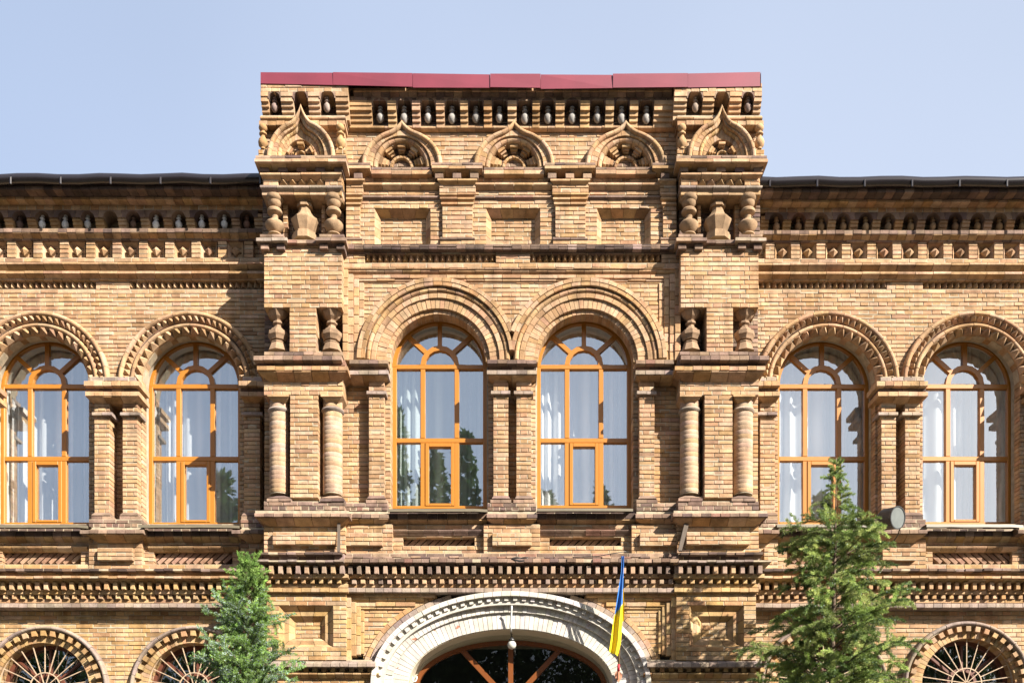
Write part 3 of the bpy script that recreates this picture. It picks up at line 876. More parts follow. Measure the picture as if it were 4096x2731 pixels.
    frame(u0 + 18, u1 - 18, v0 + 19, v1 - 13, u0 + 36, u1 - 36, v0 + 37, v1 - 29, .47, .469, 'panel_moulding', GOLD)
    frame(u0 + 36, u1 - 36, v0 + 37, v1 - 29, u0 + 56, u1 - 56, v0 + 57, v1 - 43, .462, .39, 'panel_moulding', GOLD)
    zone(.392, v0 + 50, v1 - 36, [(u0 + 48, u1 - 48)], .1, 16.5, 66, pal=GOLD)
    ledge(*rng(1040, 1500), 2636, 2666, .66, .4, 36, SLOPE, GREY)
    zone(.50, 2660, 2740, [rng(1060, 1500)], .3, 18, 73.4, pal=GOLD)
    dentils([m(1256 - 216 + i * 36.5) for i in range(13)], 19, 2668, 2685, .57, .2, GOLD)
    ledge(*rng(1060, 1515), 2689, 2708, .585, .3, 36, [(0, 0), (.3, 0), (.6, -.03), (1, -.07)], GOLD)
    zone(.47, 2708, 2900, [rng(1064, 1500)], .3, 18, 73.4, pal=GOLD)

pier(lambda u: u)
pier(lambda u: 4090 - u + 0.0)

# ---- parapet of the centre bay
zone(.50, 352, 388, [(1392, 2698)], .25, 17.4, 73, pal=BUFF)
zone(.34, 386, 520, [(1392, 2698)], .15, 17.4, 73, pal=SOOT_DARK)
ledge(1414, 2688, 352, 365, .62, .35, 36.7, FLAT, PINK)
ledge(1414, 2688, 365.5, 384, .605, .3, 36.7, scaled(COVE, .5), SOOT_DARK)
zone(.555, 386, 404, [(1394, 2696)], .2, 18, 50, pal=SOOT_DARK)
NC = [1518, 1616, 1712, 1809, 1903, 1999, 2098, 2191, 2290, 2391, 2488, 2585]
eds = [1394] + [(a + b) / 2 for a, b in zip(NC[:-1], NC[1:])] + [2696]
for i, cu in enumerate(NC):
    w = 29
    acorn(cu + R.uniform(-2, 2), 422, .46, 64 + R.uniform(-3, 3), pr=.5, c=(.30, .28, .26))
    arch_plate(cu - 33, cu + 33, 387, 428, cu, 419, w, .56, .3, pick(SOOT_DARK))
    nx = NC[i + 1] if i < 11 else 2734
    if i == 0:
        pr0 = 1394
        ext('corbel', pr0, cu - 32, [(405, .585), (424, .585), (426, .57), (440, .57), (442, .535), (456, .53), (458, .505), (472, .50), (474, .475), (490, .47)], .57, .3, pick(BUFF))
    r = nx - 32 if i < 11 else 2696
    ext('corbel', cu + 32, r, [(405, .585), (421, .585), (423, .57), (440, .57), (442, .535), (456, .53), (458, .505), (472, .50), (474, .475), (490, .47)], .57, .3, pick(BUFF))
NB = MB()
core(1396, 2694, 340, 520, .30, 0)
ledge(1392, 2698, 499, 516, .465, .2, 73, ROUND, PINK, 'moulding_brick')
KC = [1606, 2056, 2504]
def keelcut(v):
    cuts = []
    for c in KC:
        if 668 - 98 < v < 668: q = sqrt(98 ** 2 - (668 - v) ** 2); cuts.append((c - q, c + q))
    return minus([(1384, 2706)], cuts)
zone(CP, 514, 690, keelcut, .12, 17.7, 73.4, pal=PINK)
for kc in KC:
    ks = [keel_path(kc, 652, 163, 142, 474), keel_path(kc, 652, 142, 124, 500), half_round(kc, 660, 142, 138), half_round(kc, 664, 117, 121), half_round(kc, 668, 97, 104)]
    keel_ring(kc, ks[0], ks[1], .51, 38, True, PINK, .2)
    keel_ring(kc, ks[1], half_round(kc, 656, 138, 120), .45, 60, False, SOOT_DARK, .1)
    keel_ring(kc, ks[2], ks[3], .465, 20, False, PINK, .15)
    keel_ring(kc, ks[3], ks[4], .44, 30, True, PINK, .15)
    half_disc_wall(kc, 668, 100, .27, SOOT_DARK)
    tymp_fan(kc, 668, 46, 94, .27, 5, BUFF, 24)
    ledge(kc - 120, kc + 120, 668, 679, .47, .2, 40, FLAT, SOOT_DARK)
    ledge(kc - 120, kc + 120, 679.5, 697, .50, .25, 73, FLAT, PINK)
PIL = [(1384, 1452), (1757, 1902), (2209, 2354), (2640, 2706)]
for (a, b) in PIL:
    e0 = -30 if a > 1400 else 0; e1 = 28 if b < 2700 else 0
    ledge(a + e0, b + e1, 650, 661, .53, .2, 40, FLAT, SOOT_DARK)
    ledge(a + e0, b + e1, 661.5, 674, .56, .25, 73, FLAT, PINK)
    ledge(a + e0 + 4, b + e1 - 4, 674.5, 691, .545, .25, 50, COVE, BUFF, mit=(1 if e0 else 0, 1 if e1 else 0))
    for u in ((a + (-1), a + 70, b - 5) if e0 and e1 else ((b - 20,) if e1 else (a + 20,))):
        brick('dentil', u - 17, u + 17, 692, 713, .52, .2, pick(SOOT_DARK))
    ledge(a - 7 if e0 else a, b + 7 if e1 else b, 715, 732, .525, .2, 73, [(0, 0), (.4, 0), (.7, -.03), (1, -.06)], PINK, 'moulding_brick', mit=(1 if e0 else 0, 1 if e1 else 0))
    zone(.475, 733, 770, [(a, b)], .2, 18, 73, off=a, pal=PINK)
    for j, (y0, y1, g, pp) in enumerate(((771, 787, 4, .47), (789, 806, 2, .465), (809, 826, -2, .46))):
        ledge(a + (5 - g if e0 else 0), b - (5 - g if e1 else 0), y0, y1, pp + .02, .2, 73, [(0, 0), (.4, 0), (.7, -.025), (1, -.045)], BUFF, 'moulding_brick', mit=(1 if e0 else 0, 1 if e1 else 0))
    zone(.465, 826, 950, [(a + (12 if e0 else 0), b - (12 if e1 else 0))], .2, 17.6, 73.4, off=a + 12, pal=PINK)
    ledge(a + (3 if e0 else 0), b - (3 if e1 else 0), 946, 961, .495, .2, 73, ROUND, SOOT_DARK, 'moulding_brick')
    zone(.48, 961, 977, [(a + (3 if e0 else 0), b - (3 if e1 else 0))], .2, 16, 73, pal=PINK)
PAN = [(1499, 1721), (1945, 2160), (2388, 2602)]
def bay(v):
    base = [(1384, 2706)]
    return minus(base, PAN) if 838 < v < 980 else base
zone(.415, 690, 978, bay, .16, 17.9, 73.4, off=1384, pal=PINK)
for (a, b) in [(1452, 1757), (1902, 2209), (2354, 2640)]:
    ledge(a, b, 730, 749, .485, .2, 73, [(0, 0), (.4, 0), (.7, -.03), (1, -.06)], PINK, 'moulding_brick')
    ledge(a, b, 783, 798, .45, .2, 73, [(0, 0), (.4, 0), (.7, -.03), (1, -.05)], SOOT_DARK, 'moulding_brick')
for (a, b) in PAN:
    k0 = K(.41)
    zone(.30, 862, 978, [(a + 12, b - 12)], .1, 17.6, 73.4, off=a, pal=PINK)
    n = 4
    for i in range(n):
        x0, x1 = a + (b - a) * i / n, a + (b - a) * (i + 1) / n
        t0, t1 = a + 20 + (b - a - 40) * i / n, a + 20 + (b - a - 40) * (i + 1) / n
        vs = [((u - 2048) * k0, -p, (H - v) * k0 + EYE) for u, v, p in ((x0 + .6, 836, .408), (x1 - .6, 836, .408), (t1 - .6, 856, .31), (t0 + .6, 856, .31))]
        piece('panel_moulding', vs, [(3, 2, 1, 0)], pick(BUFF), 900)
        y0, y1 = 836 + 142 * i / n, 836 + 142 * (i + 1) / n
        for s, (ua, ub) in enumerate(((a, a + 20), (b, b - 20))):
            yt = max(y0, 836)
            vs = [((u - 2048) * k0, -p, (H - v) * k0 + EYE) for u, v, p in ((ua, y0 + .6, .408), (ub, (y0 if i else 856) + .6, .31), (ub, y1 - .6, .31), (ua, y1 - .6, .408))]
            piece('panel_moulding', vs, [(0, 1, 2, 3) if s == 0 else (3, 2, 1, 0)], pick(PINK), 800)
ledge(1380, 2716, 976, 997, .54, .3, 36.7, FLAT, BLACK)
ledge(1380, 2716, 980, 986, .545, .3, 73, SLOPE, SOOT_DARK)
zone(.47, 996, 1016, [(1370, 2722)], .25, 20, 73, pal=SOOT_DARK)
for (a, b) in ((1370, 1459), (1983, 2120), (2647, 2722)):
    zone(.47, 1016, 1052, [(a, b)], .25, 18, 73.4, pal=PINK)
zone(.36, 1014, 1055, [(1450, 2656)], .1, 18, 73, pal=SOOT_DARK)
dogtooth(1460, 1982, 21, 1019, 1052, .375, .455, BUFF)
dogtooth(2121, 2646, 21, 1019, 1052, .375, .455, BUFF)
zone(.475, 1052, 1071, [(1370, 2722)], .25, 19, 73.4, pal=PINK)

# ---- stepped frame round the pair of arches and the arch field
AL, AR, SPR = 1750.0, 2344.0, 1437.0
def field(v):
    base = [(1452, 2640)]
    cuts = []
    for c in (AL, AR):
        r = 300
        if v > SPR: cuts.append((c - 196, c + 196))
        elif v > SPR - r: w = sqrt(r * r - (SPR - v) ** 2); cuts.append((c - w, c + w))
    return minus(base, cuts)
zone(.40, 1118, 1445, field, .12, 17.6, 73.4, off=1457, pal=PINK)
def steps_frame(a, b, vt, vb, levels, pal, kind='frame_brick'):
    """nested borders, each a vertical strip left and right and a strip on top"""
    for (i0, i1, t0, t1, p, rnd) in levels:
        pr = [(0, 0), (.5, 0), (.75, -.02), (1, -.055)] if rnd else FLAT
        ledge(a + i0, b - i0, vt + t0, vt + t1, p, .2, 73, pr, pal)
        for s in (0, 1):
            u0, u1 = (a + i0, a + i1) if s == 0 else (b - i1, b - i0)
            y = vt + t1; n = max(1, round((vb - y) / 36)); h = (vb - y) / n
            for i in range(n):
                brick(kind, u0, u1, y + i * h + .8, y + (i + 1) * h - .8, p, .18, pick(pal))
            backing(u0 + 2, u1 - 2, y, vb, p - .013, .15)
steps_frame(1370, 2722, 1071, 1440, [(0, 22, 0, 4, .475, False), (22, 43, 4, 25, .455, True), (45, 65, 27, 42, .435, False), (66, 86, 43, 60, .42, True)], PINK)

for c, sgn in ((AL, 1), (AR, -1)):
    x = abs(2047 - c)
    def lim(r, c=c, sgn=sgn):
        a = math.acos(min(1, x / r)) if r > x else 0.0
        return (a, pi) if sgn > 0 else (0.0, pi - a)
    def rr(r0, r1, p, bl, prof=None, pal=BUFF, depth=.2):
        a0, a1 = lim((r0 + r1) / 2 + 1)
        # arches are wider apart when they lie deeper
        cc = 2048 + (c - 2048) * (D - .44) / D * D / (D - p)
        ring('voussoir', cc, H - (H - SPR) * (D - .44) / (D - p), r0, r1, p, bl, a0, a1, depth, prof, pal)
    rr(306, 323, .49, 37, None, PINK)
    rr(290, 305.5, .485, 37, None, BUFF)
    rr(268, 290, .455, 37, roundprof(268, 290, .455, .05), BUFF)
    rr(247, 267, .435, 37, None, PINK)
    rr(208, 246, .405, 18.5, None, PINK, .15)
    rr(191, 209, .36, 18.5, None, PINK, .2)

# plastered reveal in front of each frame
for c in (AL, AR):
    pass

# ---- imposts, pilasters and walls between the centre windows
zone(.30, 1440, 2040, [(1366, 1480)], .2, 17.9, 73.4, pal=BUFF)
zone(.30, 1440, 2040, [(2612, 2724)], .2, 17.9, 73.4, pal=BUFF)
zone(.24, 1440, 2040, [(1965, 2135)], .2, 17.9, 73.4, pal=BUFF)
JAMB = ((1530, 1562), (1954, 1974), (2122, 2142), (2532, 2566))
for (a, b) in JAMB:
    zone(.33, 1440, 2045, [(a, b)], .36, 17.9, 40, pal=PINK)
def pilaster(a, b, p, back, v0=1505, vb=2011, ch=17.85):
    d = p - back
    ext('capital', a - 11, b + 9, [(v0, p + .065), (v0 + 8, p + .06), (v0 + 14, p + .03), (v0 + 23, p + .005)], p, back, pick(BUFF), (1, 1))
    zone(p, v0 + 22, vb - 27, [(a, b)], d, ch, (b - a), off=a - (b - a) / 4, pal=PINK)
    ledge(a - 9, b + 8, v0 + 57, v0 + 71, p + .045, d, (b - a) * .6, FLAT, GREY)
    ext('column_base', a - 5, b + 7, [(vb - 29, p), (vb - 15, p + .05), (vb - 13, p + .05)], p, back, pick(SOOT_DARK), (.5, .5))
    ledge(a - 11, b + 12, vb - 14, vb, p + .06, d + .06, 42, FLAT, SOOT_DARK)
pilaster(1475, 1537, .44, .25); pilaster(1973, 2033, .44, .2); pilaster(2065, 2125, .44, .2); pilaster(2557, 2618, .44, .25)
for (a, b, c0, c1) in ((1398, 1551, 0, 1), (1950, 2146, 1, 1), (2545, 2696, 1, 0)):
    ledge(a, b, 1438, 1455, .58, .35, 38, FLAT, SOOT_DARK)
    ledge(a + 4, b - 4, 1455.5, 1480, .49, .3, 50, FLAT, SOOT_DARK)
    ledge(a - 2, b + 2, 1480, 1497.5, .56, .35, 38, FLAT, GREY)
    ledge(a + 3, b - 3, 1498, 1512, .545, .3, 50, COVE, BUFF, mit=(c0, c1))
for (a, b) in ((1376, 1550), (1949, 2145), (2545, 2714)):
    zone(.50, 2011, 2042, [(a, b)], .35, 16, 50, pal=SOOT_DARK)
    ledge(a - 2, b + 4, 2042, 2071, .62, .4, 38, SLOPE, SOOT_DARK)
    ledge(a, b + 2, 2071.5, 2094, .605, .3, 60, COVE, BUFF, mit=(0 if a < 1400 else 1, 0 if b > 2700 else 1))
# under the sills
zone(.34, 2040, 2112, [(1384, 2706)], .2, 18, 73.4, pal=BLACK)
def under(v):
    base = [(1384, 2706)]
    return minus(base, [(1612, 1898), (2198, 2484)]) if 2142 < v < 2189 else base
zone(.44, 2098, 2216, under, .14, 17.8, 73.4, off=1390, pal=PINK)
ledge(1552, 1948, 2052, 2075, .50, .25, 38, FLAT, BLACK); ledge(1552, 1948, 2076, 2098, .49, .25, 73, COVE, BUFF)
ledge(2148, 2542, 2052, 2075, .50, .25, 38, FLAT, BLACK); ledge(2148, 2542, 2076, 2098, .49, .25, 73, COVE, BUFF)
for (a, b) in ((1570, 1935), (2160, 2524)):
    ledge(a, b, 2117, 2137, .50, .2, 60, scaled(COVE, .4), SOOT_DARK)
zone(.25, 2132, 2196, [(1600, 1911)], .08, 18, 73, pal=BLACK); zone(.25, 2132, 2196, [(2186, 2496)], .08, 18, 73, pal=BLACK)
diagonal_panel(1614, 1896, 2144, 2188, .335, 1, RED_SHADE); diagonal_panel(2200, 2482, 2144, 2188, .335, 1, RED_SHADE)
for (a, b, c, d) in ((1382, 1570, 1382, 1530), (1934, 2160, 1969, 2126), (2526, 2710, 2560, 2710)):
    zone(.53, 2096, 2218, [(a, b)], .2, 17.6, 73.4, off=a, pal=PINK)
    zone(.60, 2130, 2181, [(c, d)], .15, 17, 73.4, off=c, pal=PINK)
sill(1551, 1950, 2034, .64, (0, 3)); sill(2148, 2532, 2032, .64, (0, 2))
# ---- broken ledge and dentil band of the bay
zone(.555, 2212, 2262, [(1378, 2712)], .3, 16, 73.4, pal=SOOT_DARK)
ledge(1376, 2714, 2218, 2232, .62, .3, 38, SLOPE, SOOT_DARK, chip=.1)
ledge(1376, 2714, 2233, 2249, .72, .35, 34, FLAT, SOOT_DARK, chip=.06)
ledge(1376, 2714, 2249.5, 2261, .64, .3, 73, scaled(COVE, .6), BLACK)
zone(.53, 2260, 2352, [(1388, 2704)], .3, 18, 73.4, pal=SOOT_DARK)
dentils([1400 + i * 35.35 for i in range(38)], 17, 2262, 2293, .67, .3, MIXD)
ledge(1388, 2704, 2294.5, 2311, .59, .3, 73, FLAT, BUFF)
dentils([1416 + i * 35.2 for i in range(37)], 17, 2315, 2333, .60, .2, MIXD)
ledge(1388, 2704, 2334, 2349, .545, .3, 73, FLAT, BUFF)
ledge(1388, 2704, 2350, 2368, .565, .3, 36.7, FLAT, GREY)

# ---- entrance portal
PC = (2043.0, 2735.0); PA, PB = 410.0, 221.0
def ell(t):
    u, v = PC[0] + PA * cos(t), PC[1] - PB * sin(t)
    nu, nv = cos(t) / PA, -sin(t) / PB
    l = math.hypot(nu, nv)
    return (u, v, nu / l, nv / l)
def ell_out(off):       # half width of the offset ellipse at picture row v
    pts = [ell(pi / 2 * i / 60) for i in range(61)]
    return [(u + nu * off, v + nv * off) for u, v, nu, nv in pts]
OUTL = ell_out(184)
def halfw(v):
    best = 0
    for (u, w) in OUTL:
        if w <= v: break
        best = u - PC[0]
    for (a, b) in zip(OUTL[:-1], OUTL[1:]):
        if b[1] <= v <= a[1]:
            t = (a[1] - v) / max(1e-6, a[1] - b[1]); return a[0] + (b[0] - a[0]) * t - PC[0]
    return OUTL[0][0] - PC[0] if v > OUTL[0][1] else 0
def lowfield(v):
    w = halfw(v)
    return minus([(1452, 2640)], [(PC[0] - w, PC[0] + w)] if w > 1 else [])
zone(.40, 2366, 2640, lowfield, .12, 17.6, 73.4, off=1457, pal=GOLD)
def lowframe(u0, u1, v0, v1, p, rnd, pal):
    pass
for (i0, i1, t0, t1, p, rnd) in [(0, 20, 0, 18, .50, False), (20, 40, 18, 38, .475, True), (41, 58, 39, 56, .45, False), (58, 72, 57, 72, .43, True)]:
    pr = [(0, 0), (.5, 0), (.75, -.02), (1, -.055)] if rnd else FLAT
    vt = 2368
    half = max(0, halfw(vt + t1) - 8)
    for (a, b) in ((1384 + i0, min(PC[0], PC[0] - half)), (max(PC[0], PC[0] + half), 2706 - i0)):
        if b - a > 20: ledge(a, b, vt + t0, vt + t1, p, .2, 73, pr, GOLD)
    for s in (0, 1):
        u0, u1 = (1384 + i0, 1384 + i1) if s == 0 else (2706 - i1, 2706 - i0)
        y = vt + t1; yb = 2640 - (0 if i0 == 0 else 22 + (40 - i0) * -.2)
        n = max(1, round((yb - y) / 40)); h = (yb - y) / n
        for i in range(n): brick('frame_brick', u0, u1, y + i * h + .7, y + (i + 1) * h - .7, p, .18, pick(GOLD))
        backing(u0 + 2, u1 - 2, y, yb, p - .013, .15)
def portal_ring(kind, o0, o1, p, bl, prof=None, pal=WHITE, depth=.2, tlim=None, seg=2, jn=.8):
    # walk the ellipse by arc length of the offset curve
    N = 400; ts = [-.0 + pi * i / N for i in range(N + 1)]
    om = (o0 + o1) / 2
    pts = [(u + nu * om, v + nv * om) for u, v, nu, nv in map(ell, ts)]
    L = [0]
    for a, b in zip(pts[:-1], pts[1:]): L.append(L[-1] + math.hypot(b[0] - a[0], b[1] - a[1]))
    n = round(L[-1] / bl)
    def tof(s):
        for i in range(N):
            if L[i + 1] >= s: return ts[i] + (ts[i + 1] - ts[i]) * (s - L[i]) / max(1e-9, L[i + 1] - L[i])
        return pi
    for i in range(n):
        s0, s1 = L[-1] * i / n + jn, L[-1] * (i + 1) / n - jn
        t0, t1 = tof(s0), tof(s1)
        tm = (t0 + t1) / 2
        if tlim and not tlim(tm): continue
        dp = R.uniform(-.005, .005)
        pf = [(o, q + dp) for o, q in (prof or bandprof(o0, o1, p))]
        sweep(kind, ell, t0, t1, seg, pf, p, p - depth, pick(pal))
def pband(mat_mb, o0, o1, p, p1, n=60):
    k = K(p); vs = []; fs = []
    for i in range(n + 1):
        u, v, nu, nv = ell(pi * i / n)
        for o, q in ((o1, p1), (o1, p), (o0, p), (o0, p1)):
            vs.append(((u + nu * o - 2048) * k, -q, (H - v - nv * o) * k + EYE))
    for i in range(n):
        for j in range(3): fs.append((4 * i + j, 4 * i + j + 1, 4 * i + j + 5, 4 * i + j + 4))
    mat_mb.add(vs, fs, (.41, .385, .34))
lowp = lambda t: ell(t)[1] + ell(t)[3] * 192 > 2366
portal_ring('voussoir', 172, 192, .43, 38, None, BUFF, .2, lambda t: ell(t)[1] + ell(t)[3] * 190 > 2376)
portal_ring('voussoir', 151, 171, .445, 37, None, GREY, .2, lambda t: ell(t)[1] + ell(t)[3] * 160 > 2390)
portal_ring('painted_voussoir', 132, 152, .60, 36.5, None, WHITE, .25)
portal_ring('painted_dentil', 112, 131, .56, 17.6, None, WHITE, .2)
PIECES['painted_dentil'] = PIECES['painted_dentil'][::2]
bedm = MB()
pband(bedm, 97, 134, .53, .2); pband(bedm, 64, 99, .435, .2); pband(bedm, 2, 66, .39, .1); pband(bedm, 128, 150, .55, .2)
portal_ring('painted_moulding', 97, 113, .525, 60, roundprof(97, 113, .525, .06), [((.70, .63, .47), 1)], .2, None, 4, .3)
portal_ring('painted_voussoir', 66, 97, .46, 19, None, WHITE, .2, None, 2, .75)
portal_ring('painted_voussoir', 0, 65, .42, 18.5, None, WHITE, .2, None, 2, .75)
# straight jambs of the portal below the springing
for s in (-1, 1):
    for (o0, o1, p) in ((132, 152, .60), (97, 113, .525), (66, 97, .46), (0, 65, .42)):
        u0, u1 = sorted((PC[0] + s * (PA + o0), PC[0] + s * (PA + o1)))
        for i in range(18):
            brick('painted_voussoir', u0, u1, 2736 + i * 36, 2770 + i * 36, p, .25, pick(WHITE))
bedm.build('arch_bedding', M_PAINT, B)
so_ = MB(); pband(so_, -3, 3, .40, -.02)
for s in (-1, 1):
    k = K(.40); x = (PC[0] + s * PA - 2048) * k
    so_.add([(x, -.40, 0), (x, .3, 0), (x, .3, (H - PC[1]) * k + EYE), (x, -.40, (H - PC[1]) * k + EYE)], [(0, 1, 2, 3)])
so_.build('arch_soffit', M_PLASTER, B)
# plaster field between soffit and timber frame, the door frame and its fanlight
kp = K(0.0)
FC = (2043.0, 2748.0); FA, FB = 384.0, 186.0
def fell(t):
    u, v = FC[0] + FA * cos(t), FC[1] - FB * sin(t)
    nu, nv = cos(t) / FA, -sin(t) / FB; l = math.hypot(nu, nv)
    return (u, v, nu / l, nv / l)
mb = MB()
wsweep(mb, fell, [pi * i / 48 for i in range(49)], boxprof(-2, 60, 0.005, .1), 0.0)
mb.build('plaster_reveal', M_PLASTER, B)
fan = MB()
wsweep(fan, fell, [pi * i / 48 for i in range(49)], boxprof(-17, 0, .04, .09), 0.0)
for s in (-1, 1): wbar(fan, FC[0] + s * (FA - 8.5) - 8.5, FC[0] + s * (FA - 8.5) + 8.5, FC[1], 3700, .04, .09)
fo = fan.build('entrance_fanlight', M_DOORWOOD, B)
for a in (pi / 2, radians(38), radians(142)):
    t = MB(); L = 1 / sqrt((cos(a) / FA) ** 2 + (sin(a) / FB) ** 2)
    rbar(t, FC[0], FC[1] + 60, atan2(L * sin(a) + 60, L * cos(a)), 40, math.hypot(L * cos(a), L * sin(a) + 60) - 8, 20, .035, .08); t.build('glazing_bar', M_DOORWOOD, fo)
angs = [0, radians(38), pi / 2, radians(142), pi]
for a0, a1 in zip(angs[:-1], angs[1:]):
    pts = [(FC[0], FC[1] + 40)] + [fell(a0 + (a1 - a0) * i / 12)[:2] for i in range(13)]
    pane(fo, [(FC[0] + (u - FC[0]) * .985, FC[1] + (v - FC[1]) * .985) for u, v in pts], -.02, M_DOORGLASS)
t = MB(); wbar(t, FC[0] - FA + 17, FC[0] + FA - 17, 2775, 2800, .035, .08); t.build('transom', M_DOORWOOD, fo)
t = MB(); wbar(t, FC[0] - FA + 17, FC[0] + FA - 17, 2800, 3760, .0, .06); t.build('door_leaf', M_DOORWOOD, fo)

# ---- windows of the centre
tall_window(1759, 1467, 190, 2034, 1761, .08, 'left of the two tall arched windows of the centre block, its glass reflecting tree tops',
            'grey-green sheer curtain behind the tree-reflecting left window of the centre block', M_CURTAIN2, 5, .34)
tall_window(2336, 1467, 190, 2032, 1761, .08, 'right of the two tall arched windows of the centre block, its glass pale blue',
            'pale blue sheer curtain behind the right window of the centre block, above the flag', M_CURTAIN, 6, .34)
def plaster_arch(cu, sp, r0, r1, p, back, vb, mat=None):
    mb = MB()
    wsweep(mb, circ(cu, sp), [pi * i / 36 for i in range(37)], [(r0, back), (r0, p), (r1, p), (r1, back)], p)
    for s in (-1, 1):
        u = sorted((cu + s * r0, cu + s * r1))
        wbar(mb, u[0], u[1], sp, vb, p, p - back)
    return mb.build('plaster_reveal', mat or M_ROUGH, B)
plaster_arch(1755, 1456, 192, 200, .22, .02, 2045); plaster_arch(2340, 1456, 192, 200, .22, .02, 2045)

# ---- crimson flashing on the parapet
seams = [1042, 1332, 1651, 1961, 2163, 2452, 2752, 3042]
topv = [289, 291, 293, 297, 298, 297, 294, 288]
botv = [332, 340, 349, 351, 353, 352, 350, 345]
for i in range(7):
    k = K(.715); a, b = seams[i], seams[i + 1]
    pts = []
    dpp = .010 * (i % 2)
    p0, p1 = .712 + dpp, .712 + dpp
    b0 = botv[i] + (0 if i else 2); b1 = botv[i + 1]
    def P(u, v, p): return ((u - 2048) * k, -p, (H - v) * k + EYE)
    tw = R.uniform(-.012, .012)
    vs = [P(a, topv[i], p0), P(b - 1, topv[i + 1], p1 + tw), P(b - 1, b1, p1), P(a, b0, p0 + tw),
          P(a, topv[i] - 3, p0 - .75), P(b + 2, topv[i + 1] - 3, p1 - .75), P(b + 2, b1 - 2, p1 - .02), P(a, b0 - 2, p0 - .02)]
    mb = MB(); mb.add(vs, [(0, 3, 2, 1), (0, 1, 5, 4), (3, 7, 6, 2)])
    if i == 6: mb.add([P(b + 2, topv[7], p1), P(b + 2, b1, p1), P(b + 2, b1, 0), P(b + 2, topv[7], 0)], [(0, 1, 2, 3)])
    if i == 0: mb.add([P(a, topv[0], p0), P(a, b0, p0), P(a, b0, 0), P(a, topv[0], 0)], [(3, 2, 1, 0)])
    mb.build('flashing_panel', M_FLASH, B)

